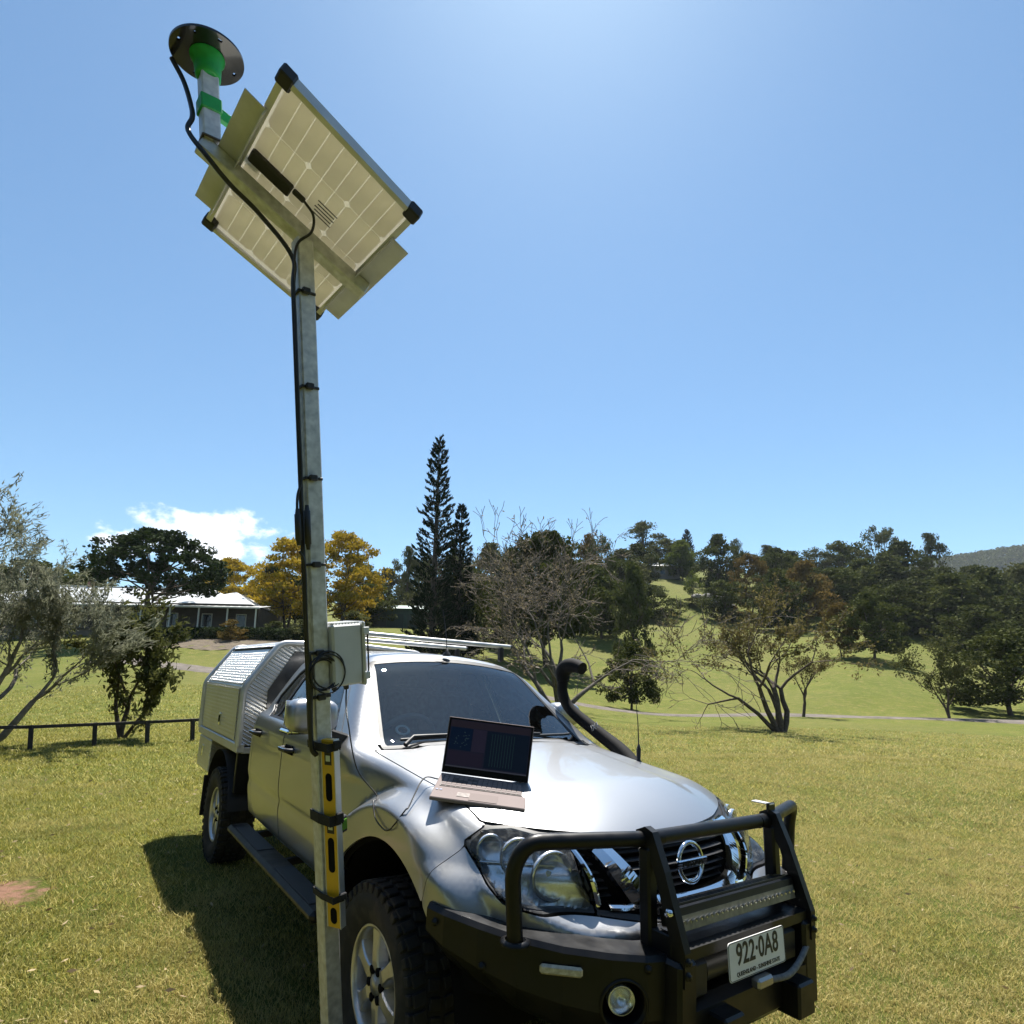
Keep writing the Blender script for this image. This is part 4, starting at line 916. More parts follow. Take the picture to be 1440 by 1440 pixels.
# ---- door handles, mirrors, steps
for s in (-1, 1):
    for xh, zh in ((-1.475, 1.135), (-2.33, 1.160)):
        p = project(np.array([[xh, s*.9, zh]]))[0]; yy = abs(p[1])
        g = MB(); g.tube(bend([(xh-.095, s*(yy-.01), zh), (xh-.075, s*(yy+.042), zh), (xh+.075, s*(yy+.042), zh), (xh+.095, s*(yy-.01), zh)], .03), .0145, 8)
        hd = g.build('door_handle', M_PLASTIC, car, False)
        MB().box((xh, s*(yy+.004), zh-.002), (.15, .006, .055), None, .002).build('handle_cup', M_DARK, hd)
        MB().bar((xh-.06, s*(yy+.050), zh+.011), (xh+.06, s*(yy+.050), zh+.011), .012, .004).build('handle_trim', M_CHROME, hd)
    # mirror
    mx0 = -.72 if s < 0 else -1.14
    mb = MB(); V = []; F = []; nu, nv = 18, 12
    for i in range(nv+1):
        ph = -math.pi/2 + math.pi*i/nv
        for k in range(nu):
            th = 2*math.pi*k/nu; cx_, cy_, cz_ = math.cos(ph)*math.cos(th), math.cos(ph)*math.sin(th), math.sin(ph)
            sp = lambda v, e: math.copysign(abs(v)**e, v)
            V.append((mx0 + .085*sp(cx_, .6)+.03*abs(cy_), s*(1.035 + .128*sp(cy_, .55)), 1.395 + .088*sp(cz_, .6)))
    for i in range(nv):
        for k in range(nu): F.append((i*nu+k, i*nu+(k+1) % nu, (i+1)*nu+(k+1) % nu, (i+1)*nu+k))
    mb.add(V, F, True); mr = mb.build('side_mirror', M_PAINT, car)
    MB().box((mx0-.045, s*1.035, 1.312), (.15, .23, .022), None, .008).build('mirror_trim', M_CHROME, mr)
    MB().bar((mx0-.02, s*.93, 1.30), (mx0-.02, s*.83, 1.27), .09, .06, bev=.01).build('mirror_arm', M_PLASTIC, mr)
    MB().box((mx0-.095, s*1.035, 1.40), (.006, .205, .13), None, .002).build('mirror_glass', M_CHROME, mr)
    # side step
    st = MB(); st.bar((-.44, s*.955, .505), (-2.30, s*.955, .505), .150, .055, bev=.020)
    so = st.build('side_step', M_BLACK, car)
    for xa in (-.85, -1.85): MB().box((xa, s*.955, .5345), (.62, .100, .006), None, .002).build('step_pad', M_PLASTIC, so)
    for xa in (-.7, -1.4, -2.1): MB().bar((xa, s*.97, .48), (xa, s*.45, .52), .04, .04).build('step_bracket', M_PLASTIC, so)

# ---- inside
MB().box((-.70, 0, 1.10), (.42, 1.36, .26), None, .06).build('dashboard', M_DASH, car)
MB().box((-.62, -.37, 1.235), (.26, .40, .07), None, .03).build('instrument_hood', M_DASH, car)
def torus(c, axis, R0, r, n=36):
    ax = Vector(axis).normalized(); u = ax.orthogonal().normalized(); w = ax.cross(u); P = [Vector(c)+(u*math.cos(2*math.pi*k/n)+w*math.sin(2*math.pi*k/n))*R0 for k in range(n+1)]
    return MB().tube(P, r, 8, cap=False)
swc = Vector((-.95, -.37, 1.225)); sw = torus(swc, (-.9, 0, .45), .185, .016).build('steering_wheel', M_DASH, car, False)
MB().bar(swc+Vector((0, -.17, 0)), swc+Vector((0, .17, 0)), .05, .03, up=(-.9, 0, .45)).build('wheel_spoke', M_DASH, sw)
MB().tube([swc, swc+Vector((.22, 0, -.11))], .035, 10).build('steering_column', M_DASH, sw)
for xs_ in (-1.45, -2.13):
    for yy in (-.37, .37):
        se = MB().box((xs_, yy, .95), (.50, .50, .16), None, .05).build('car_seat', M_SEAT, car)
        MB().box((xs_-.30, yy, 1.22), (.15, .48, .62), Matrix.Rotation(-.22, 3, 'Y'), .06).build('seat_back', M_SEAT, se)
        MB().box((xs_-.38, yy, 1.61), (.10, .26, .17), Matrix.Rotation(-.15, 3, 'Y'), .04).build('headrest', M_SEAT, se)
MB().box((-1.17, 0, 1.645), (.035, .24, .07), Matrix.Rotation(.3, 3, 'Y'), .015).build('rear_view_mirror', M_PLASTIC, car)
# registration disc with suction ring on the glass, inside lower driver's corner
P = np.array([[-.62, -.55, 1.34]]); q = project(P)[0]; gq = body_grad(np.array([q]))[0]; gq /= np.linalg.norm(gq); qv = Vector(q)-Vector(gq)*.012
ho = MB().lathe([(.026, .002), (.038, .005), (.042, .0), (.036, -.003), (.026, .002)], 28, gq, qv).build('windscreen_holder', mat('pale_sticker', (.62, .66, .66), .5), car, False)
MB().lathe([(.0, .001), (.018, .001), (.019, -.004)], 20, gq, qv).build('holder_knob', M_PLASTIC, ho, False)
# wipers
for y0, y1 in ((-.60, .05), (.00, .62)):
    w = []
    for k in range(9):
        y = y0+(y1-y0)*k/8; x = np.linspace(-.75, -.2, 300); zz = 1.268 + .012*k/8*2; P = np.array([[-.455-1.38*(zz-1.26)-.105*(y/.7)**2, y, zz]]); q = project(P)[0]; gq = body_grad(np.array([q]))[0]; gq /= np.linalg.norm(gq); w.append(Vector(q)+Vector(gq)*.014)
    wp = MB().tube(w, .008, 6).build('wiper', M_PLASTIC, car, False)
    MB().tube([w[0]+Vector((.06, 0, -.02)), w[0]+Vector((.03, .06, .02)), w[4]+Vector((.0, 0, .012))], [.014, .010, .006], 6).build('wiper_arm', M_PLASTIC, wp, False)

# ---- roof rack bars
for xr in (-1.33, -1.98):
    b = MB(); b.tube([(xr, -.66, 1.885), (xr, .66, 1.885)], .0165, 12); br = b.build('roof_bar', M_ALU, car, False); 
    for s in (-1, 1):
        MB().box((xr, s*.57, 1.820), (.05, .04, .11), None, .012).build('bar_foot', M_PLASTIC, br)
        MB().lathe([(.0, .008), (.014, .008), (.0175, .0), (.0175, -.01)], 14, (0, s, 0), (xr, s*.66, 1.885)).build('end_cap', M_PLASTIC, br, False)
an = MB().lathe([(.028, 0), (.024, .018), (.010, .03), (.007, .05), (.0, .052)], 16, (0, 0, 1), (-1.16, .0, 1.772)).build('roof_antenna', M_PLASTIC, car, False)
MB().tube([(-1.16, 0, 1.81), (-1.20, 0, 1.96), (-1.26, 0, 2.10)], [.0035, .003, .002], 6).build('antenna_whip', M_PLASTIC, an, False)

# ---- snorkel up the far pillar
M_SNORK = mat('matt_black_moulding', (.009, .009, .0095), .8, spec=.2, var=.2, vscale=20)
sn = spline([(-.16, .80, 1.07), (-.24, .875, 1.135), (-.38, .895, 1.215), (-.58, .875, 1.315), (-.80, .825, 1.45), (-.86, .80, 1.56), (-.86, .80, 1.66)], 6)
sb = MB().tube(sn, list(np.interp(np.linspace(0, 1, len(sn)), [0, .3, .75, 1], [.046, .048, .038, .036])), 16).build('snorkel', M_SNORK, car, False)
hp = spline([(-.86, .80, 1.64), (-.865, .80, 1.70), (-.83, .80, 1.745), (-.75, .80, 1.755), (-.66, .80, 1.735)], 6)
MB().tube(hp, list(np.interp(np.linspace(0, 1, len(hp)), [0, .35, .7, 1], [.046, .055, .052, .042])), 16).build('snorkel_head', M_SNORK, sb, False)
me = text_mesh('4X4', .07, .001, bold=.001); o = link('snorkel_lettering', me, mat('print_grey', (.35, .35, .35), .6), sb)
o.matrix_local = Matrix.Translation((-.565, .832, 1.345)) @ Matrix.Rotation(R(-28), 4, 'Y') @ Matrix(((.75, 0, .0, 0), (0, 0, -1, 0), (0, .8, 0, 0), (0, 0, 0, 1)))

# ---- aerial on the far guard
ab = MB().lathe([(.020, 0), (.020, .02), (.012, .03), (.014, .09), (.006, .12), (.0, .122)], 14, (0, 0, 1), (-.10, .76, 1.165)).build('whip_aerial', M_PLASTIC, car, False)
MB().tube([(-.10, .76, 1.28), (-.11, .76, 1.42), (-.135, .765, 1.55)], [.004, .003, .002], 6).build('aerial_whip', M_PLASTIC, ab, False)
# ---- steel bull bar
bb = bpy.data.objects.new('bull_bar', None); COL.objects.link(bb); bb.parent = car
def loft(sections, closed_ring=True, cap=True):
    V = []; F = []; n = len(sections[0])
    for s_ in sections: V += [Vector(p) for p in s_]
    for i in range(len(sections)-1):
        for k in range(n): F.append((i*n+k, i*n+(k+1) % n, (i+1)*n+(k+1) % n, (i+1)*n+k))
    if cap: F += [tuple(range(n))[::-1], tuple(range((len(sections)-1)*n, len(sections)*n))]
    return MB().add(V, F)
WING = [(.475, .945, .840, .705), (.56, .925, .836, .665), (.68, .865, .824, .620), (.80, .790, .810, .580), (.91, .690, .797, .545), (1.00, .570, .786, .515), (1.06, .470, .780, .495), (1.085, .385, .776, .485)]
for s in (-1, 1):
    secs = []
    for x, y, zt, zb in WING:
        n = Vector((x-.25, y*.75, 0)).normalized(); bk = Vector((-n.x, -n.y, 0))
        def P(d, z): q = Vector((x, y, z)) + bk*d; return (q.x, s*q.y, q.z)
        h_ = zt-zb
        secs.append([P(.012, zt), P(.0, zt-.016), P(.0, zb+h_*.36), P(.030, zb+.02), P(.05, zb), P(.12, zb), P(.12, zt-.03), P(.125, zt)])
    w = loft(secs).build('wing', M_BLACK, bb)
    # indicator, fog lamp
    def wp(x): 
        i = np.array([q[0] for q in WING]); return (np.interp(x, i, [q[1] for q in WING]), np.interp(x, i, [q[2] for q in WING]), np.interp(x, i, [q[3] for q in WING]))
    def wn(x):
        y0, y1 = wp(x-.02)[0], wp(x+.02)[0]; t = Vector((.04, y1-y0, 0)).normalized(); n = Vector((t.y, -t.x, 0)); n = n if n.x > 0 else -n; return Vector((n.x, s*n.y, 0))
    x = .905; y = wp(x)[0]; n = wn(x); tg = Vector((0, 0, 1)).cross(n); c = Vector((x, s*y, .733))
    il = MB().box(c+n*.004, (.135, .016, .030), Matrix((tg, n, Vector((0, 0, 1)))).transposed(), .007).build('indicator_lamp', mat('indicator_lens', (.42, .38, .28), .2, var=.3, vscale=80, coat=.6), w)
    x = 1.022; y = wp(x)[0]; n = wn(x); c = Vector((x, s*y, .640))
    cut = MB().lathe([(.0, .05), (.070, .05), (.070, -.085), (.0, -.085)], 40, n, c).build('cutter', None); cut.parent = bb; bpy.context.view_layer.update()
    bo = w.modifiers.new('hole', 'BOOLEAN'); bo.object = cut; bo.solver = 'EXACT'
    dg = bpy.context.evaluated_depsgraph_get(); me_ = bpy.data.meshes.new_from_object(w.evaluated_get(dg)); w.modifiers.clear(); w.data = me_; bpy.data.objects.remove(cut)
    MB().lathe([(.070, .004), (.0735, .006), (.078, .003), (.078, -.01)], 40, n, c).build('fog_bezel', M_BLACK, w, False)
    MB().lathe([(.0, -.080), (.0685, -.080), (.0685, -.02)], 40, n, c).build('fog_recess', M_DARK, w, False)
    MB().lathe([(.0, -.062), (.012, -.060), (.026, -.046), (.040, -.030), (.044, -.030), (.044, -.07)], 32, n, c).build('fog_lamp', M_REFLECT, w, False)
    MB().lathe([(.0, -.022), (.025, -.024), (.041, -.030)], 28, n, c).build('fog_lens', M_LENS, w, False)
    # hoop round the headlight
    hp = bend([(.800, s*.800, .79), (.800, s*.825, 1.02), (.835, s*.795, 1.106), (.955, s*.40, 1.102), (.965, s*.30, 1.100)], .085, 8)
    MB().tube(hp, .0265, 16).build('headlight_hoop', M_BLACK, bb, False)
    MB().lathe([(.048, .0), (.048, .010), (.034, .014)], 24, (0, 0, 1), (.800, s*.800, .793)).build('hoop_foot', M_BLACK, bb, False)
    # uprights: sloping front plate, rear leg
    up = MB(); prof = [(.932, 1.128), (.972, 1.146), (1.006, 1.134), (1.060, 1.02), (1.142, .800), (1.142, .700), (1.080, .700), (1.090, .80), (1.020, 1.00), (.980, 1.070), (.935, 1.075)]
    up.prism(prof, lambda u, v, d: (u, d, v), s*.378-.015, s*.378+.015); up.build('upright_plate', M_BLACK, bb)
    MB().bar((.972, s*.378, 1.08), (.985, s*.378, .74), .046, .050, up=(1, 0, 0), bev=.008).build('upright_leg', M_BLACK, bb)
    MB().bar((.985, s*.378, .80), (1.09, s*.378, .80), .03, .07, bev=.004).build('upright_gusset', M_BLACK, bb)
    MB().lathe([(.0, .012), (.013, .012), (.015, .0)], 6, (0, s, 0), (1.085, s*.398, .905)).build('bolt', M_CHROME, bb, False)
    for bx, by_, bz in ((1.142, .378, .735), (1.142, .378, .775), (1.062, .470, .745), (1.062, .470, .535), (.70, .856, .70), (.52, .936, .79)):
        nn_ = Vector((1, 0, 0)) if by_ < .4 else Vector((.78, s*.62, 0)) if by_ < .6 else Vector((.6, s*.8, 0)); MB().lathe([(.0, .009), (.009, .009), (.010, .0), (.014, .0), (.014, -.004)], 6, nn_, Vector((bx, s*by_, bz))+nn_*.002).build('bolt', M_BLACK, bb, False)
# top centre tube
MB().tube([(.962, -.36, 1.101), (.962, .36, 1.101)], .0265, 16).build('top_tube', M_BLACK, bb, False)
# centre section: pan with the winch opening
pan = loft([[(1.09, y, .635), (1.135, y, .620), (1.135, y, .520), (1.085, y, .470), (.98, y, .462), (.98, y, .60)] for y in (-.385, .385)]).build('lower_pan', M_BLACK, bb)
chan = loft([[(1.095, y, .805), (1.125, y, .800), (1.125, y, .765), (1.05, y, .752), (.93, y, .775), (.93, y, .80)] for y in (-.36, .36)]).build('top_channel', M_BLACK, bb)
MB().box((1.00, 0, .70), (.03, .74, .13), None, .004).build('winch_plate', M_DARK, bb)
MB().tube([(1.04, -.20, .685), (1.04, .20, .685)], .045, 16).build('winch_drum', mat('winch_steel', (.10, .10, .10), .4, .6), bb, False)
MB().box((1.05, .26, .69), (.12, .11, .12), None, .015).build('winch_motor', M_PLASTIC, bb)
MB().box((1.05, -.28, .69), (.12, .11, .12), None, .015).build('winch_gearbox', M_PLASTIC, bb)
for s in (-1, 1):   # square recovery points, and the deep corner boxes beside them
    MB().box((1.150, s*.215, .550), (.10, .105, .115), None, .008).build('recovery_point', M_BLACK, bb)
    MB().box((1.10, s*.365, .62), (.075, .09, .30), None, .012).build('pan_end', M_BLACK, bb)
# strap from the winch to the far end of the bar
MB().tube(spline([(1.165, .02, .645), (1.17, .16, .64), (1.13, .34, .675), (1.06, .50, .700), (.985, .62, .735)], 5), .011, 8).build('winch_strap', mat('grey_webbing', (.16, .155, .145), .9, var=.3, vscale=60), bb, False)
MB().box((1.165, -.01, .650), (.035, .09, .035), None, .008).build('winch_hook', mat('hook_steel', (.35, .33, .30), .4, .8), bb)
# led light bar
lb = MB().box((1.045, 0, .872), (.075, .715, .062), Matrix.Rotation(R(-14), 3, 'Y'), .005).build('light_bar', M_BLACK, bb)
for k in range(5): MB().box((1.062-.018*k, 0, .9085-.0048*k+.002), (.006, .705, .012), Matrix.Rotation(R(-14), 3, 'Y')).build('cooling_fin', M_BLACK, lb)
MB().box((1.0845, 0, .8615), (.004, .690, .047), Matrix.Rotation(R(-14), 3, 'Y'), .001).build('led_window', M_LED, lb)
for k in range(24):
    MB().lathe([(.004, -.004), (.012, .002), (.0125, .003)], 10, (1, 0, -.25), (1.0865, -.33+k*.0287, .8610)).build('led_reflector', M_REFLECT, lb, False)
# aerial bracket on the far upright
MB().box((.94, .378, 1.165), (.085, .035, .005), None, .001).build('aerial_bracket', M_ALU, bb)
MB().box((.975, .378, 1.155), (.012, .05, .03), None, .002).build('bracket_clamp', M_BLACK, bb)
# number plate
PL = bpy.data.objects.new('number_plate', None); COL.objects.link(PL); PL.parent = bb; PL.location = (1.152, -.015, .735); PL.rotation_euler = (0, R(-4), 0)
pm = MB(); w, h_ = .335, .118; pts = []
for cx_, cz_, a0 in ((w/2-.012, h_/2-.012, 0), (-w/2+.012, h_/2-.012, 90), (-w/2+.012, -h_/2+.012, 180), (w/2-.012, -h_/2+.012, 270)):
    for k in range(5): a = R(a0+k*22.5); pts.append((cx_+.012*math.cos(a), cz_+.012*math.sin(a)))
pm.prism(pts, lambda u, v, d: (d, u, v), -.0015, .0015); pm.build('plate', mat('plate_white', (.72, .72, .70), .5, dirt=.15), PL)
rimv = [(u*.985, v*.955) for u, v in pts]; rv = [Vector((.0018, u, v)) for u, v in rimv]; MB().tube(rv+[rv[0]], .0011, 5, cap=False).build('plate_border', mat('plate_ink', (.012, .012, .012), .5), PL, False)
MX = Matrix(((0, 0, 1, 0), (1, 0, 0, 0), (0, 1, 0, 0), (0, 0, 0, 1)))
for txt, sz, sx, yy, zz, bo in (('922·0A8', .092, .80, 0, .014, .0014), ('QUEENSLAND - SUNSHINE STATE', .0185, .92, 0, -.042, .0002)):
    o = link('plate_lettering', text_mesh(txt, sz, .0006, bold=bo, sx=sx), MATS['plate_ink'], PL); o.matrix_local = Matrix.Translation((.0022, yy, zz)) @ MX

# ---- aluminium canopy on a tray
def tread_mat():
    M = mat('tread_plate', (.60, .60, .585), .32, .80, dirt=.25, dirtcol=(.36, .33, .28)); nt = M.node_tree; N = nt.nodes; Lk = nt.links; p = N['Principled BSDF']
    tc = N.new('ShaderNodeTexCoord'); sp = N.new('ShaderNodeSeparateXYZ'); Lk.new(tc.outputs['Object'], sp.inputs[0])
    def m(op, a, b=None):
        n = N.new('ShaderNodeMath'); n.operation = op
        for i, v in enumerate((a, b)):
            if v is None: continue
            if isinstance(v, (int, float)): n.inputs[i].default_value = v
            else: Lk.new(v, n.inputs[i])
        return n.outputs[0]
    # rows of raised lozenges, neighbouring rows turned the other way
    q = .046; zz = m('ADD', sp.outputs[2], m('MULTIPLY', sp.outputs[1], .55)); xx = sp.outputs[0]
    def bars(a, b, ox):
        u = m('ADD', m('MULTIPLY', m('ADD', xx, ox), a), m('MULTIPLY', zz, b)); v = m('SUBTRACT', m('MULTIPLY', zz, a), m('MULTIPLY', m('ADD', xx, ox), b))
        fu = m('SUBTRACT', m('FRACT', m('DIVIDE', u, q)), .5); fv = m('SUBTRACT', m('FRACT', m('DIVIDE', v, q)), .5)
        return m('ADD', m('POWER', m('DIVIDE', fu, .42), 2), m('POWER', m('DIVIDE', fv, .13), 2))
    e = m('MINIMUM', bars(.7071, .7071, 0), bars(.7071, -.7071, q*.707)); hgt = m('SUBTRACT', 1.0, m('MINIMUM', e, 1.0))
    b = N.new('ShaderNodeBump'); b.inputs['Strength'].default_value = 1.0; b.inputs['Distance'].default_value = .008; Lk.new(hgt, b.inputs['Height']); Lk.new(b.outputs[0], p.inputs['Normal'])
    return M
M_TREAD = tread_mat()
cn = bpy.data.objects.new('canopy', None); COL.objects.link(cn); cn.parent = car
X0, X1 = -2.86, -4.62
sec = [(.895, 1.005), (.905, 1.47), (.66, 1.845), (.62, 1.868)]
ring = [(-y, z) for y, z in sec] + [(y, z) for y, z in sec[::-1]]
mb = MB(); mb.prism(ring, lambda u, v, d: (d, u, v), X1, X0); mb.build('shell', M_TREAD, cn)
for xx in (X0+.004, X1-.004):    # rolled corner frames
    for s in (-1, 1):
        P = bend([(xx, s*.90, 1.0), (xx, s*.908, 1.47), (xx, s*.655, 1.852), (xx, 0, 1.880)], .06, 5); MB().tube(P, .026, 10).build('corner_frame', M_ALU, cn, False)
MB().prism([(-.70, 1.06), (-.72, 1.45), (-.53, 1.79), (.53, 1.79), (.72, 1.45), (.70, 1.06)], lambda u, v, d: (d, u, v), X0+.002, X0+.012).build('front_window', mat('smoked_sheet', (.06, .062, .065), .18, var=.5, vscale=5), cn)
for s in (-1, 1):
    # lift-up side door: lower flat leaf and sloped upper leaf with a raised lip
    dr = MB().prism([(-2.99, 1.035), (-2.99, 1.455), (-4.50, 1.455), (-4.50, 1.035)], lambda u, v, d: (u, s*(.9005+.00+(v-1.035)*.021+d), v), .0, .008).build('canopy_door', M_TREAD, cn)
    n = Vector((0, s*.375, .245)).normalized(); a, b = Vector((0, s*.905, 1.47)), Vector((0, s*.66, 1.845)); V = []
    for d in (.002, .010):
        for xq, t in ((-2.99, .05), (-2.99, .86), (-4.50, .86), (-4.50, .05)): q = a.lerp(b, t); V.append((xq, q.y+n.y*d, q.z+n.z*d))
    MB().add(V, [(3, 2, 1, 0), (4, 5, 6, 7), (0, 1, 5, 4), (1, 2, 6, 5), (2, 3, 7, 6), (3, 0, 4, 7)]).build('door_upper_leaf', M_TREAD, dr)
    q = a.lerp(b, .90); MB().bar((-2.97, q.y+n.y*.012, q.z+n.z*.012), (-4.52, q.y+n.y*.012, q.z+n.z*.012), .02, .016).build('door_hinge', M_BLACK, dr)
    lk = MB().box((-3.62, s*.916, 1.16), (.055, .012, .11), None, .004).build('door_latch', M_CHROME, dr)
    MB().box((-3.62, s*.924, 1.165), (.028, .008, .06), None, .003).build('latch_recess', M_DARK, lk)
    # tray edge, under-tray boxes, mudguard
    MB().box(((X0+X1)/2, s*.885, .985), (1.80, .06, .075), None, .008).build('tray_rail', M_ALU, cn)
    bx = MB().box((-4.24, s*.79, .79), (.60, .24, .30), None, .01).build('under_tray_box', M_TREAD, cn)
    MB().box((-4.28, s*.914, .81), (.05, .012, .10), None, .004).build('box_latch', M_CHROME, bx)
    MB().box((-2.90, s*.74, .80), (.04, .30, .34), None, .006).build('mud_flap_panel', M_BLACK, cn)
    fl = MB(); V = []; F = []
    for i in range(17):
        an_ = R(8)+R(164)*i/16
        for yy in (.66, .92): V.append((-3.38+math.cos(an_)*.50, s*yy, .42+math.sin(an_)*.50))
    for i in range(16): F.append((2*i, 2*i+1, 2*i+3, 2*i+2))
    fl.add(V, F, True).build('mudguard', M_PLASTIC, cn)
    MB().box((-3.94, s*.80, .44), (.012, .26, .36), None, .003).build('mud_flap', M_PLASTIC, cn)
    MB().box((-4.635, s*.74, .90), (.03, .26, .10), None, .006).build('tail_lamp', mat('red_lens', (.35, .01, .01), .2, coat=.5), cn)
MB().box(((X0+X1)/2, 0, .965), (1.76, 1.74, .05), None, .004).build('tray_floor', M_ALU, cn)
# ================================================================== mast with solar panel and antenna
M_GALV = mat('galvanised_steel', (.53, .535, .53), .45, .45, var=.26, vscale=34, rvar=.12, bump=.06, bscale=90, dist=.002, dirt=.2, dirtcol=(.30, .27, .22), dscale=5)
M_RAIL = mat('mill_finish_rail', (.50, .505, .55), .45, .3, var=.12, vscale=12)
M_CABLE = mat('black_cable', (.010, .010, .011), .42)
M_TIE = mat('black_nylon', (.014, .014, .015), .5)
M_STRAP = mat('black_strap', (.012, .012, .012), .85, var=.3, vscale=90)
M_GREEN = mat('green_print', (.008, .28, .055), .42, var=.12, vscale=40)
M_GREY = mat('grey_enclosure', (.50, .51, .50), .5, var=.05, vscale=8, dirt=.15, dirtcol=(.3, .27, .22))
U = Vector((-.05346, -.15430, .98658)); G0 = Vector((-.652, 2.574, .020))
mxv = Vector((math.cos(R(42)), math.sin(R(42)), 0)); mxv = (mxv - U*mxv.dot(U)).normalized(); myv = U.cross(mxv)
MM = Matrix((mxv, myv, U)).transposed().to_4x4(); MM.translation = G0
mast = thing('mast', 'tall square galvanised mast standing beside the ute, carrying the solar panel', 'mast', M=MM)
HS = 3.30/U.z      # length to the cross arm
S = .064
def sq_tube(s_, a, b, w, up, wall=.004):
    return s_.bar(a, b, w, w, up, .004)
p = MB(); p.box((0, 0, (HS-.03)/2-.10), (S, S, HS-.03+.2), None, .005); p.build('post', M_GALV, mast)
# solar panel frame of reference
SC = Vector((-.823, 2.066, 3.408)); E1 = Vector((.687, .618, -.381)).normalized(); E2 = Vector((-.661, .75, .024)); E2 = (E2 - E1*E2.dot(E1)).normalized(); EN = E1.cross(E2)
SM = Matrix((E1, E2, EN)).transposed().to_4x4(); SM.translation = SC
inv = MM.inverted()
def L(u, v, n): return inv @ (SM @ Vector((u, v, n)))
def Ldir(v): return (inv.to_3x3() @ v)
arm = MB().bar(L(-.385, .028, -.072), L(.325, .016, -.072), .056, .056, Ldir(EN), .004).build('cross_arm', M_GALV, mast)
for s in (-1, 1):
    MB().bar(L(s*.300, -.285, -.041), L(s*.300, .315, -.041), .078, .005, Ldir(EN), .001).build('panel_rail', M_RAIL, mast)
    MB().bar(L(s*.263, -.285, -.056), L(s*.263, .315, -.056), .004, .030, Ldir(EN), .001).build('rail_web', M_RAIL, mast)
RB = L(-.362, .020, -.044)
rt = RB + Vector((0, 0, .275))
MB().box((RB+rt)/2, (.058, .058, .275), None, .004).build('riser', M_GALV, mast)
wl = MB().tube([RB+Vector((q, w, -.0)) for q, w in ((-.031, -.031), (.031, -.031), (.031, .031), (-.031, .031), (-.031, -.031))], .005, 6).build('weld_bead', mat('weld', (.10, .08, .06), .6, .6), mast, False)
# cable ties down the post
def postpt(z, x, y): return Vector((x, y, z))
TZ = [3.06, 2.70, 2.355, 2.03, 1.70, 1.535]
for z in TZ:
    MB().box((-.004, -.002, z/U.z), (S+.006, S+.006, .010), None, .001).build('cable_tie', M_TIE, mast)
    MB().box((-.010, -S/2-.012, z/U.z), (.030, .018, .022), None, .003).build('tie_mount', M_TIE, mast)
# ---- solar panel
W2, H2 = .275, .435
sp = thing('solar_panel', 'solar panel seen from beneath, tilted on top of the mast', 'solar panel', M=SM)
MB().box((0, 0, -.003), (2*W2-.01, 2*H2-.01, .003)).build('back_sheet', mat('back_sheet', (.75, .73, .66), .6, trans=.36), sp)
for s in (-1, 1):
    MB().box((s*(W2-.0015), 0, -.0165), (.003, 2*H2, .035)).build('frame_wall', M_ALU, sp); MB().box((0, s*(H2-.0015), -.0165), (2*W2-.006, .003, .035)).build('frame_wall', M_ALU, sp)
    MB().box((s*(W2-.0125), 0, -.033), (.019, 2*H2-.006, .003)).build('frame_flange', M_ALU, sp); MB().box((0, s*(H2-.0125), -.0332), (2*W2-.044, .019, .003)).build('frame_flange', M_ALU, sp)
M_CELL = mat('solar_cell_back', (.88, .86, .80), .55, var=.06, vscale=6, trans=.74)
cw, ch = (2*W2-.052)/9, (2*H2-.052)/4
def cell_mesh(left, right):
    w, h_, k = (cw-.0034)/2, (ch-.0036)/2, .014; pts = []
    pts += [(-w+k, -h_), ] if left else [(-w, -h_)]
    pts += [(w-k, -h_), (w, -h_+k), (w, h_-k), (w-k, h_)] if right else [(w, -h_), (w, h_)]
    pts += [(-w+k, h_), (-w, h_-k), (-w, -h_+k)] if left else [(-w, h_)]
    m_ = MB().prism(pts, lambda u, v, d: (u, v, d), -.0068, -.0048).mesh('cell'); bm = bmesh.new(); bm.from_mesh(m_); bmesh.ops.recalc_face_normals(bm, faces=bm.faces); bm.to_mesh(m_); bm.free(); m_.materials.append(M_CELL); return m_
cms = [cell_mesh(True, False), cell_mesh(False, False), cell_mesh(False, True)]
for i in range(9):
    for j in range(4):
        o = bpy.data.objects.new('cell', cms[i % 3]); COL.objects.link(o); o.parent = sp; o.location = ((i-4)*cw, (j-1.5)*ch, 0)
for s in (-1, 1):
    for t in (-1, 1):
        MB().box((s*(W2-.018), t*(H2-.018), -.016), (.052, .052, .046), None, .006).build('corner_cap', M_PLASTIC, sp)
jb = MB().box((-.165, -.058, -.020), (.165, .058, .024), None, .006).build('junction_box', M_PLASTIC, sp)
MB().box((-.055, -.072, -.020), (.05, .022, .018), None, .005).build('cable_gland', M_PLASTIC, jb)
lb_ = MB()
for k in range(5): lb_.box((.045+.0*k, -.115+.018*k*.9, -.0075), (.085-.012*(k % 2), .0055, .0006))
lb_.build('rating_print', mat('print_dark', (.05, .05, .045), .7), sp)['kind'] = 'stuff'
# ---- antenna
AT = MM @ (rt + Vector((0, 0, .034))); AM = MM.copy(); AM.translation = AT
an = thing('satellite_antenna', 'round black antenna disc in a green holder on top of the riser', 'antenna', M=AM)
mb = MB(); n = 80; rings = [.012, .055, .092, .102, .121]; V = []; F = []
for zz in (0.0, .008):
    for r in rings:
        for k in range(n): a = 2*math.pi*k/n; V.append((r*math.cos(a), r*math.sin(a), zz))
holes = {int(n*q)+d for q in (.02, .27, .52, .77) for d in (0, 1)} | {int(n*q)+d for q in (.14, .64) for d in (0,)}
for z_ in (0, 1):
    for i in range(len(rings)-1):
        for k in range(n):
            if i == 2 and k in holes: continue
            b0 = z_*len(rings)*n; F.append((b0+i*n+k, b0+i*n+(k+1) % n, b0+(i+1)*n+(k+1) % n, b0+(i+1)*n+k))
b1 = len(rings)*n; o_ = (len(rings)-1)*n
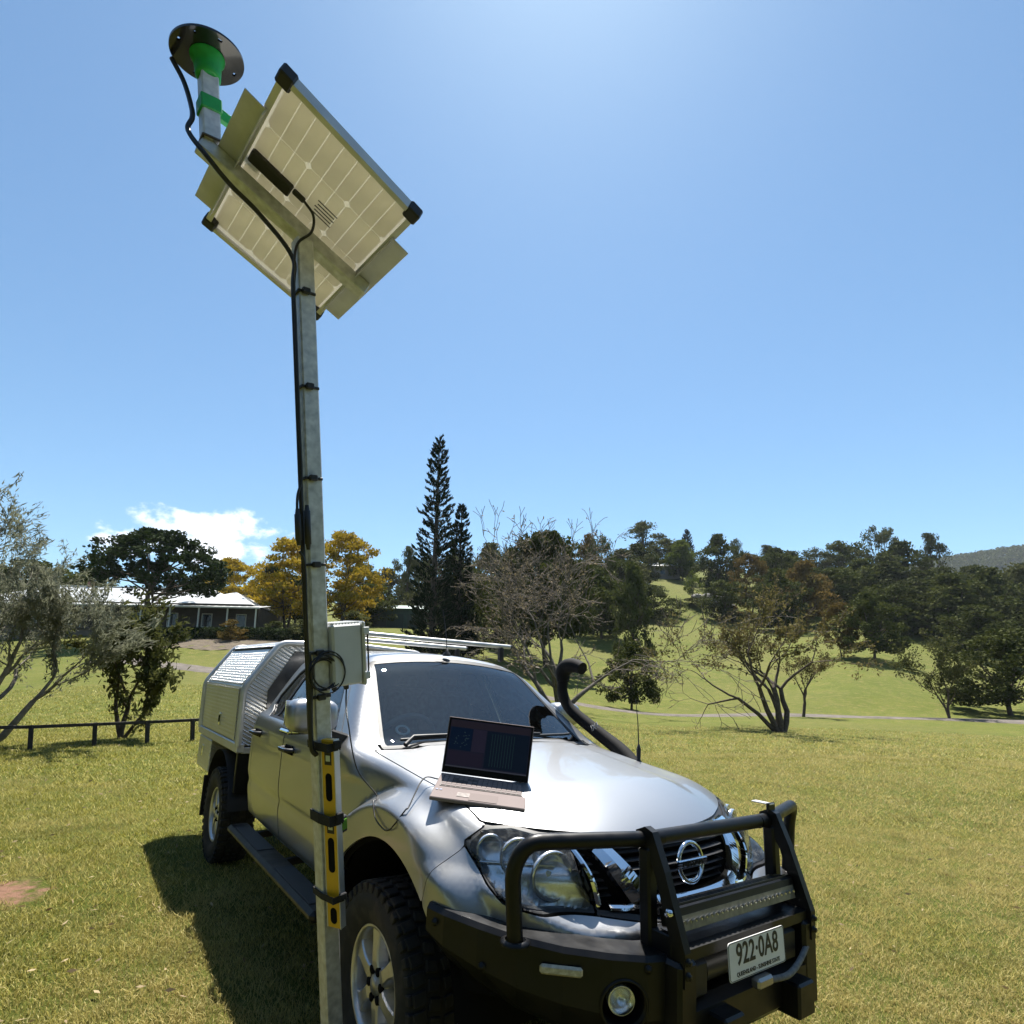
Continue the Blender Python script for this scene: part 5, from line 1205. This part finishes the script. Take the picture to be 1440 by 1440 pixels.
for k in range(n): F.append((o_+k, o_+(k+1) % n, b1+o_+(k+1) % n, b1+o_+k))
mb.add(V, F).build('ground_disc', mat('gloss_black', (.008, .008, .009), .18, coat=.5), an)
MB().lathe([(.062, .008), (.064, .018), (.055, .035), (.030, .044), (.0, .046)], 32).build('antenna_dome', M_PLASTIC, an, False)
MB().lathe([(.058, -.0015), (.056, -.010), (.047, -.022), (.0435, -.055), (.042, -.075), (.030, -.085), (.030, -.0015)], 32).build('antenna_holder', M_GREEN, an, False)
cb = thing('cable_bracket', 'bright green printed clamp on the antenna riser', 'bracket', M=MM)
cz = RB.z + .125
MB().box((RB.x, RB.y, cz), (.070, .070, .052), Matrix.Rotation(R(0), 3, 'Y'), .004).build('clamp', M_GREEN, cb)
MB().bar((RB.x+.03, RB.y+.0, cz-.005), (RB.x+.22, RB.y+.03, cz-.045), .022, .040).build('clamp_arm', M_GREEN, cb)
# ---- cables
def wpt(x, y, z): return MM @ Vector((x, y, z))
ml = -S/2-.020; mf = -S/2+.010
def lp(z): return wpt(ml, mf, z/U.z)
disc_edge = AT + Vector((-.120, -.01, -.018))
rb = lambda dx, dy, dz: MM @ (RB + Vector((dx, dy, dz)))
ac = thing('antenna_cable', 'thick black cable hanging from the antenna disc and tied down the mast', 'cable')
rbw = lambda dx, dy, dz: MM @ RB + Vector((dx, dy, dz))
pts = [disc_edge, rbw(-.098, -.035, .215), rbw(-.065, -.030, .12), rbw(-.050, -.040, .06), rbw(-.055, -.045, .0), SM @ Vector((-.335, -.02, -.135)), SM @ Vector((-.24, -.01, -.150)), SM @ Vector((-.12, 0, -.152)), lp(3.185), lp(3.06), lp(2.70), lp(2.5), lp(2.355), lp(2.03), lp(1.70), lp(1.53), lp(1.42)]
MB().tube(spline(pts, 8), .0088, 8).build('cable_run', M_CABLE, ac, False)
pc = thing('panel_cable', 'thinner black twin cable from the junction box tied down the mast with plug connectors', 'cable')
q0 = SM @ Vector((-.03, -.075, -.024))
l2 = lambda z, a=0., b=0.: wpt(ml-.004+a, mf-.020+b, z/U.z)
MB().tube(spline([q0, SM @ Vector((.02, -.075, -.045)), SM @ Vector((.045, -.05, -.09)), SM @ Vector((.03, -.03, -.16)), l2(3.12), l2(2.95), l2(2.70), l2(2.52), l2(2.355), l2(2.28, -.018), l2(2.20, -.022)], 8), .0052, 7).build('cable_run', M_CABLE, pc, False)
MB().tube(spline([l2(2.08, -.018), l2(2.03), l2(1.85), l2(1.70), l2(1.55), l2(1.45)], 8), .0052, 7).build('cable_run', M_CABLE, pc, False)
for dx, z0, z1 in ((-.022, 2.235, 2.10), (.014, 2.250, 2.085)):
    c = MB(); c.tube([l2(z0, dx, -.006), l2(z0-.02, dx, -.006), l2(z0-.022, dx, -.006), l2((z0+z1)/2, dx, -.006), l2(z1+.022, dx, -.006), l2(z1+.02, dx, -.006), l2(z1, dx, -.006)], [.007, .010, .0125, .0125, .0125, .010, .007], 10); c.build('plug_connector', M_TIE, pc, False)
tc_ = thing('service_cable', 'black cable loop hanging down the mast over the door mirror', 'cable')
MB().tube(spline([l2(1.70, .002), l2(1.60, .006), l2(1.48, .0), l2(1.36, .0), l2(1.325, .018)], 8), .010, 8).build('cable_run', M_CABLE, tc_, False)
# coil of slack
co = thing('cable_coil', 'coil of thin black cable tied to the mast beside the grey box', 'cable')
rg_ = random.Random(4)
for k in range(5):
    r = .050+.004*k; c = Vector((.004+rg_.uniform(-.012, .012), -S/2-.014-.005*k, 1.650+rg_.uniform(-.012, .012)))
    P = [MM @ (c + Vector((math.cos(a)*r, .003*math.sin(3*a+k), math.sin(a)*r*1.12))) for a in [2*math.pi*i/40 for i in range(41)]]
    MB().tube(P, .0032, 6, cap=False).build('coil_turn', M_CABLE, co, False)
for zz, ex in ((1.655, .150), (1.610, .145)):
    MB().tube(spline([MM @ Vector((.055, -S/2-.02, zz+.005)), MM @ Vector((.10, -S/2-.016, zz)), MM @ Vector((ex, -.012, zz-.012))], 6), .0026, 6).build('coil_tail', M_CABLE, co, False)
# ---- grey enclosure on the mast
en = thing('equipment_box', 'pale grey weatherproof equipment box fixed to the mast', 'box', M=MM @ Matrix.Translation((S/2+.001, .012, 1.585)))
MB().box((.062, .0, .122), (.124, .150, .238), None, .008).build('box_body', M_GREY, en)
MB().box((.130, .0, .122), (.014, .164, .252), None, .006).build('box_lid', mat('clear_grey_lid', (.46, .47, .46), .25, coat=.4), en)
for zz in (.035, .21):
    MB().box((.135, -.086, zz), (.026, .012, .030), None, .003).build('lid_latch', M_GREY, en)
MB().tube([(.142, -.084, .02), (.142, -.084, .225)], .0035, 8).build('hinge_pin', M_TIE, en, False)
for k in range(9): MB().box((.010+.013*k, 0, .2445), (.006, .13, .007), None, .001).build('top_rib', M_GREY, en)
for xx in (.035, .085): MB().lathe([(.011, 0), (.011, -.022), (.006, -.026)], 12, (0, 0, 1), (xx, 0, .003)).build('cable_gland', M_TIE, en, False)
# ---- spirit level strapped to the mast
lv = thing('spirit_level', 'yellow spirit level strapped upright to the mast', 'spirit level', M=MM @ Matrix.Translation((.004, -S/2-.036, .700)) @ Matrix.Rotation(R(24), 4, 'Z'))
M_YEL = mat('yellow_paint', (.62, .36, .015), .38, var=.08, vscale=20, dirt=.15, dirtcol=(.25, .2, .12))
LL = .70
MB().box((0, 0, LL/2), (.027, .060, LL), None, .002).build('beam', M_YEL, lv)
for s in (-1, 1): MB().box((0, s*.0305, LL/2), (.030, .004, LL), None, .001).build('milled_edge', M_ALU, lv)
def stadium(z0, z1, w, x, nm, m):
    pts = []
    for cz_, a0 in ((z1-w/2, 0), (z0+w/2, 180)):
        for k in range(9): a = R(a0+k*22.5); pts.append((w/2*math.cos(a), cz_+w/2*math.sin(a)))
    return MB().prism(pts, lambda u, v, d: (d, u, v), -x-.0035, x+.0035).build(nm, m, lv)
stadium(.47, .575, .030, .0106, 'hand_slot', M_DARK); stadium(.205, .335, .030, .0106, 'hand_slot', M_DARK); stadium(.015, .075, .030, .0106, 'hand_slot', M_DARK)
M_VIAL = mat('green_vial', (.18, .42, .05), .1, trans=.5, coat=.5)
for z in (.63, .375):
    vb = MB().box((0, 0, z), (.0285, .040, .056), None, .004).build('vial_block', M_PLASTIC, lv)
    MB().tube([(-.0, -.013, z), (.0, .013, z)], .0125, 12).build('vial', M_VIAL, vb, False)
    MB().box((.0, .0, z), (.031, .024, .026), None, .003).build('vial_window', mat('vial_window', (.55, .60, .48), .15, coat=.4), vb)
vg = MB().box((.022, -.014, .375), (.046, .036, .062), None, .004).build('vial_guard', M_PLASTIC, lv)
MB().box((.026, -.0335, .375), (.026, .005, .040), None, .002).build('vial_face', M_VIAL, vg)
for k, (z, h_) in enumerate(((1.375, .030), (1.105, .038), (.815, .024))):
    st = MB(); zz = z; d = .0035
    w0, w1 = -S/2-.004, S/2+.004; y0, y1 = -S/2-.074, S/2+.004
    st.box(((w0+w1)/2, y1, zz), (w1-w0+.004, d, h_)); st.box((w0, (y1-S/2)/2-.0, zz), (d, S+.008, h_)); st.box((w1, 0, zz), (d, S+.008, h_))
    st.box((-.004, y0, zz), (.045, d, h_)); st.bar((w0, -S/2, zz), (-.022, y0, zz), d, h_, bev=0); st.bar((w1, -S/2, zz), (.026, y0, zz), d, h_, bev=0)
    o = st.build('strap_band', M_STRAP, None); o.matrix_world = MM; tag(o, ['upper black strap round the mast and the level', 'wide middle black strap round the mast and the level', 'lower black strap round the mast and the level'][k], 'strap'); o.name = 'strap'
    b = MB().box((.012, y0-.006, zz+.008), (.030, .012, h_*1.0), None, .003).build('strap_buckle', M_STRAP, o)
# ---- laptop on the hood
cm = Vector((2.440, -2.056, 1.609))
def lc(v): return cm + (Vector(v)-cm)*1.062
BL, BR, FR, FL = [lc(v) for v in ((.209, -.770, 1.234), (.432, -.489, 1.208), (.617, -.641, 1.156), (.394, -.922, 1.182))]
ex = ((BR-BL)+(FR-FL)).normalized(); ey = (BL-FL)+(BR-FR); ey = (ey - ex*ey.dot(ex)).normalized(); ez = ex.cross(ey); cc = (BL+BR+FR+FL)/4 - Vector((0, 0, .0))
LMx = Matrix((ex, ey, ez)).transposed().to_4x4(); LMx.translation = cc
lw = ((BR-BL).length+(FR-FL).length)/2; ld = ((BL-FL).length+(BR-FR).length)/2
lap = thing('laptop', 'open pinkish-silver laptop with dark screen resting on the ute hood', 'laptop', M=CAR_M @ LMx)
M_LAP = mat('laptop_metal', (.205, .168, .160), .7, .0, spec=.12, var=.04, vscale=10)
M_KEY = mat('laptop_key', (.22, .186, .178), .8, .0, spec=.1); M_WORN = mat('worn_key', (.09, .08, .075), .6)
MB().box((0, 0, -.009), (lw, ld, .016), None, .003).build('base', M_LAP, lap)
MB().box((0, .045, .0002), (lw*.90, ld*.46, .002)).build('key_tray', mat('key_tray', (.045, .037, .034), .5, .1), lap)
rk = random.Random(2); kc = 16
for r_ in range(6):
    n_ = kc; kw = lw*.88/n_
    for k in range(n_):
        if r_ == 0 and 4 <= k <= 8:
            if k != 4: continue
            wk, x = kw*5, -lw*.44+kw*6.5
        else: wk, x = kw, -lw*.44+kw*(k+.5)
        y = .045-ld*.21+(r_+.45)*ld*.42/6
        worn = (2 <= k <= 7 and 2 <= r_ <= 4 and rk.random() < .6) or rk.random() < .02
        MB().box((x, y, .0022), (wk-.0028, ld*.42/6-.0030, .0025)).build('key', M_WORN if worn else M_KEY, lap)
MB().box((.02, -ld*.33, .0003), (lw*.30, ld*.27, .0012)).build('touch_pad', mat('pad', (.185, .152, .143), .7, .0, spec=.12), lap)
MB().box((-.02-lw*.08, -ld*.30, .0004), (.075, .040, .0006), None, .0).build('palm_wear', mat('palm_wear', (.06, .05, .045), .55, .1, col2=(.205, .168, .160), vscale=60), lap)
for dx in (-.165, -.150): MB().box((dx*lw/.36, -ld*.20, .0006), (.010, .012, .0006)).build('sticker', mat('sticker', (.10, .12, .2), .5), lap)
LA = R(19); lh = .226*lw/.36
lid = bpy.data.objects.new('lid', None); COL.objects.link(lid); lid.parent = lap; lid.location = (0, ld/2-.004, .003); lid.rotation_euler = (-LA, 0, 0)
MB().box((0, .004, lh/2), (lw, .007, lh), None, .002).build('lid_shell', M_LAP, lid)
MB().box((0, .0, lh/2), (lw*.985, .0015, lh*.985), None, .0).build('screen_bezel', mat('screen_black', (.006, .006, .008), .25, spec=.2), lid)
def scr(x0, x1, z0, z1, col, nm='screen_pane', d=-.0011, e=.0):
    o = MB().box((( x0+x1)/2*lw, d, (z0+z1)/2*lh), ((x1-x0)*lw, .0004, (z1-z0)*lh)).build(nm, mat('scr_%d_%d_%d' % tuple(int(c*1000) for c in col), col, .22, spec=.15, emis=(*col, .22)), lid); return o
scr(-.47, .47, .12, .96, (.010, .011, .022), 'screen'); scr(-.47, .47, .83, .95, (.016, .013, .020), d=-.0015); scr(-.46, -.20, .42, .82, (.003, .008, .022), d=-.0015); scr(-.195, -.04, .42, .82, (.016, .014, .028), d=-.0015)
scr(-.03, .46, .16, .82, (.004, .008, .017), d=-.0015); scr(-.46, -.05, .15, .40, (.013, .011, .022), d=-.0015)
for k in range(9): scr(.03+.032*k, .036+.032*k, .20, .78, (.012, .026, .030), 'screen_trace', -.0018)
scr(-.47, .47, .115, .14, (.035, .036, .05), d=-.0016)
for k in range(26):
    a = rk.random()*6.28; r = .05+.075*rk.random(); x = -.33+math.cos(a)*r*.85; z = .62+math.sin(a)*r*1.35; scr(x-.007, x+.007, z-.006, z+.006, (.020, .035, .045), 'screen_mark', -.0018)
MB().box((lw/2+.008, ld*.18, -.006), (.018, .014, .006), None, .001).build('usb_plug', M_PLASTIC, lap)
# data cable from the box to the laptop
dc = thing('data_cable', 'thin black cable drooping over the ute guard from the grey box to the laptop', 'cable')
def cw_(v): return CAR_M @ Vector(v)
st_ = (MM @ Matrix.Translation((S/2+.001, .012, 1.585))) @ Vector((.085, 0, -.022))
lap_l = (CAR_M @ LMx) @ Vector((-lw/2, ld*.25, -.006))
def skin(x, z, d=.006):
    q = project(np.array([[x, -.90, z]]), 8)[0]; g = body_grad(np.array([q]))[0]; g /= np.linalg.norm(g); return cw_(Vector(q)+Vector(g)*d)
MB().tube(spline([st_, st_+Vector((0, .01, -.06)), cw_((-.20, -1.03, 1.40)), cw_((-.20, -.97, 1.20)), skin(-.13, 1.10, .012), skin(-.08, 1.06, .009), skin(-.02, 1.025, .009), skin(.05, 1.00, .009), skin(.11, 1.00, .009), skin(.16, 1.03, .009), skin(.18, 1.075, .012), skin(.18, 1.115, .015), (CAR_M @ LMx) @ Vector((-lw/2-.06, ld*.16, -.004)), lap_l], 8), .0032, 6).build('cable_run', M_CABLE, dc, False)
# ================================================================== house, shed, fence
M_ROOF = mat('white_metal_roof', (.62, .62, .60), .38, .3, var=.10, vscale=.6)
M_WALL = mat('shaded_wall', (.060, .048, .040), .8, var=.2, vscale=2)  # verandah shade is put into the dark wall colour
M_WHITE = mat('white_trim', (.55, .54, .50), .6)
M_PANE = mat('dark_pane', (.012, .014, .016), .08)
M_HEDGE = LM['fig']
hs = thing('house', 'low homestead with white metal hip roof and shaded verandah beyond the lawn', 'house', (-42.3, 66, 0), R(4))
def hz(z): return z
FL_ = 6.7
MB().box((0, 2.2, 7.9), (29, 8.5, 2.9)).build('wall', M_WALL, hs)
def hip(x0, x1, y0, y1, ze, zr, inset, nm, m):
    ym = (y0+y1)/2; V = [(x0, y0, ze), (x1, y0, ze), (x1, y1, ze), (x0, y1, ze), (x0+inset, ym, zr), (x1-inset, ym, zr)]
    o = MB().add(V, [(0, 1, 5, 4), (1, 2, 5), (2, 3, 4, 5), (3, 0, 4), (3, 2, 1, 0)]).build(nm, m, hs); return o
rf = hip(-15.2, 12.6, -2.3, 6.8, 9.75, 12.0, 5.0, 'roof', M_ROOF)
hip(6.5, 14.2, -3.4, 7.6, 9.65, 11.7, 3.8, 'roof', M_ROOF)
MB().box((-1, 2.2, 12.02), (17.6, .25, .10)).build('ridge_cap', M_WHITE, rf)
# verandah: skirt roof in strips, posts, rail
V = [(-16.5, -5.6, 9.05), (15.8, -5.6, 9.05), (15.8, -2.1, 9.62), (-16.5, -2.1, 9.62)]
vr = MB().add(V + [(x, y, z-.06) for x, y, z in V], [(0, 1, 2, 3), (7, 6, 5, 4), (0, 4, 5, 1), (1, 5, 6, 2), (2, 6, 7, 3), (3, 7, 4, 0)]).build('verandah_roof', M_ROOF, hs)
MB().box((-.35, -5.65, 8.99), (32.3, .10, .14)).build('gutter', M_WHITE, vr)
for i in range(41):     # standing ribs of the sheeting
    x = -16.2+i*.79; MB().bar((x, -5.55, 9.075), (x, -2.15, 9.64), .05, .03, bev=0).build('roof_rib', M_ROOF, vr)
for i in range(12): MB().box((-16.2+i*2.87, -5.35, 7.85), (.13, .13, 2.3)).build('verandah_post', M_WHITE, hs)
MB().box((-.35, -3.6, 6.62), (32, 4.4, .16)).build('verandah_floor', M_WALL, hs)
for i in range(8):
    x = -12.5+i*3.6; w = MB().box((x, -2.07, 7.95), (1.1, .06, 1.5)).build('window', M_WHITE, hs); MB().box((x, -2.11, 7.95), (.92, .03, 1.3)).build('pane', M_PANE, w)
MB().box((0.1, -2.07, 7.7), (1.0, .07, 2.05)).build('door', M_WALL, hs)
for s in range(2): MB().box((-6+s*9, 2.3, 12.2), (.5, .5, .9)).build('chimney', mat('chimney_brick', (.22, .12, .09), .9), hs)
for x in (-16.1, 15.5): MB().box((x, -3.6, 4.9), (.4, 4.0, 3.4)).build('footing', M_WALL, hs)
MB().box((-.35, -5.4, 5.6), (32, .3, 1.9)).build('base_wall', mat('base_stone', (.10, .085, .07), .9, var=.3, vscale=1.5), hs)
# clipped hedge along the terrace
def hedge():
    rg = np.random.default_rng(15); n = 15000; t = rg.random(n); x = -38.5+t*20; y = 56.2+rg.normal(size=n)*.35-(x+38)*.03
    z = terr(x, y) - .1 + rg.random(n)**.8*1.15; V, F = leaves_np(np.c_[x, y, z], np.zeros((n, 3)), .20, rg, .6)
    o = link('garden_hedge', np_mesh('garden_hedge', V, F, False), M_HEDGE); tag(o, 'long low clipped dark hedge below the verandah', 'hedge')
hedge()
def leaf_litter():      # planted bank under the hedge: mulch
    V = []; F = []; n = 40; m = 8
    for i in range(n+1):
        for j in range(m+1):
            x = -35+i*.45+.3*math.sin(j*1.7); y = 49.8+j*.75+.5*math.sin(i*.5)*(j == 0); V.append((x, y, ter(x, y)+.03+.05*math.sin(i*2.1+j*3.3)))
    for i in range(n):
        for j in range(m): F.append((i*(m+1)+j, (i+1)*(m+1)+j, (i+1)*(m+1)+j+1, i*(m+1)+j+1))
    o = link('garden_bed', np_mesh('garden_bed', V, F), mat('mulch', (.060, .043, .028), .95, col2=(.13, .10, .06), vscale=2.2, bump=1, bscale=9, dist=.1)); o['kind'] = 'structure'
leaf_litter()
# shed
sh = thing('shed', 'long dark green farm shed with pale flat roof beyond the pines', 'shed', (-16.2, 84, 0), R(2))
M_SHED = mat('green_cladding', (.016, .045, .034), .55, var=.15, vscale=1)
zb = ter(-16.2, 82)-.3
MB().box((0, 2, zb+1.7), (7.6, 4, 3.4)).build('wall', M_SHED, sh)
V = [(-4.1, -.5, zb+3.25), (4.1, -.5, zb+3.25), (4.1, 2, zb+3.95), (-4.1, 2, zb+3.95), (-4.1, 4.5, zb+3.25), (4.1, 4.5, zb+3.25)]
MB().add(V, [(0, 1, 2, 3), (3, 2, 5, 4), (0, 3, 4), (1, 5, 2)]).build('roof', mat('pale_green_roof', (.30, .36, .32), .5, .3), sh)
for k in range(3): MB().box((-2.4+k*2.4, -.03, zb+1.25), (1.9, .06, 2.5)).build('roller_door', mat('roller_door', (.012, .03, .024), .5), sh)
for k in range(26): MB().box((-3.75+k*.3, -.012, zb+3.0), (.05, .02, .7)).build('cladding_rib', M_SHED, sh)
# hilltop house
hh = thing('hilltop_house', 'small pale-roofed house among trees on the hilltop', 'house', (39, 152, 0))
zb = ter(39, 152)
MB().box((0, 2.5, zb+1.6), (9, 5, 3.4)).build('wall', mat('hill_wall', (.16, .14, .12), .8), hh)
V = [(-5, -.6, zb+3.2), (5, -.6, zb+3.2), (5, 5.6, zb+3.2), (-5, 5.6, zb+3.2), (-3, 2.5, zb+4.6), (3, 2.5, zb+4.6)]
MB().add(V, [(0, 1, 5, 4), (1, 2, 5), (2, 3, 4, 5), (3, 0, 4)]).build('roof', M_ROOF, hh)
for k in range(3): MB().box((-3+k*3, -.03, zb+1.7), (1.2, .06, 1.2)).build('window', M_PANE, hh)
# stones on the hill
rr = random.Random(3)
for x, y, s_ in [(42, 126, 1.2), (44, 128, 1.5), (40.5, 129, 1.0), (46, 124, .9), (43.5, 130, 1.3), (31, 138, 1.1)]:
    bm = bmesh.new(); bmesh.ops.create_icosphere(bm, subdivisions=2, radius=s_)
    for v in bm.verts: v.co = Vector((v.co.x*1.4, v.co.y, v.co.z*.7))*(1+rr.uniform(-.16, .16))
    me = bpy.data.meshes.new('boulder'); bm.to_mesh(me); bm.free(); o = link('boulder', me, mat('granite', (.20, .185, .165), .9, var=.3, vscale=1.2)); o.location = (x, y, ter(x, y)+s_*.2); tag(o, 'pale weathered boulder on the hill meadow below the house', 'rock', 'boulders on the hill meadow')
# low rail fence
M_POST = mat('weathered_dark_timber', (.030, .027, .024), .9, var=.4, vscale=10, bump=.6, bscale=40)
fp = [(-9.75, 10.75), (-8.92, 11.44), (-8.17, 12.08), (-7.40, 12.52), (-6.66, 12.86), (-5.9, 13.2), (-5.1, 13.55), (-4.3, 13.9)]
fe = thing('rail_fence', 'low dark timber post-and-rail fence crossing the lawn behind the ute', 'fence')
tops = []
for i, (x, y) in enumerate(fp):
    z = ter(x, y); q = MB().box((x, y, z+.19), (.075, .075, .52), Matrix.Rotation(R(31+i*3), 3, 'Z') @ Matrix.Rotation(R(-3.5), 3, 'Y'), .008).build('post', M_POST, fe); tops.append((x-.012, y, z+.415))
for a, b in zip(tops[:-1], tops[1:]): MB().bar(a, b, .055, .060, bev=.006).build('rail', M_POST, fe)

# fallen leaves and clippings on the lawn
def litter():
    rg = np.random.default_rng(77); n = 1500; y = 1.4+rg.random(n)**1.4*14; x = (rg.random(n)*2-1)*.95*(y+1); z = terr(x, y)+.028+rg.random(n)*.012
    d = rg.normal(size=(n, 3))*np.array([1, 1, .15]); V, F = leaves_np(np.c_[x, y, z], d*3, .045, rg, .32, .35)
    o = link('fallen_leaves', np_mesh('fallen_leaves', V, F, False), mat('dry_leaf', (.16, .10, .05), .8, col2=(.40, .31, .17), vscale=3, trans=.2)); tag(o, 'scattered dry brown leaves fallen on the lawn', 'leaves', kind='stuff')
litter()

# ------------------------------------------------------------------ the air between here and the far hill
hz_ = MB().box((0, 900, 75), (12800, 6800, 390)).build('haze', None); hz_['kind'] = 'stuff'
HM = bpy.data.materials.new('air'); HM.use_nodes = True; N = HM.node_tree.nodes
for n_ in list(N): N.remove(n_)
ho_ = N.new('ShaderNodeOutputMaterial'); pv = N.new('ShaderNodeVolumePrincipled'); pv.inputs['Color'].default_value = (.80, .88, 1.0, 1); pv.inputs['Density'].default_value = .00010; pv.inputs['Anisotropy'].default_value = .2
HM.node_tree.links.new(pv.outputs[0], ho_.inputs['Volume']); hz_.data.materials.append(HM)
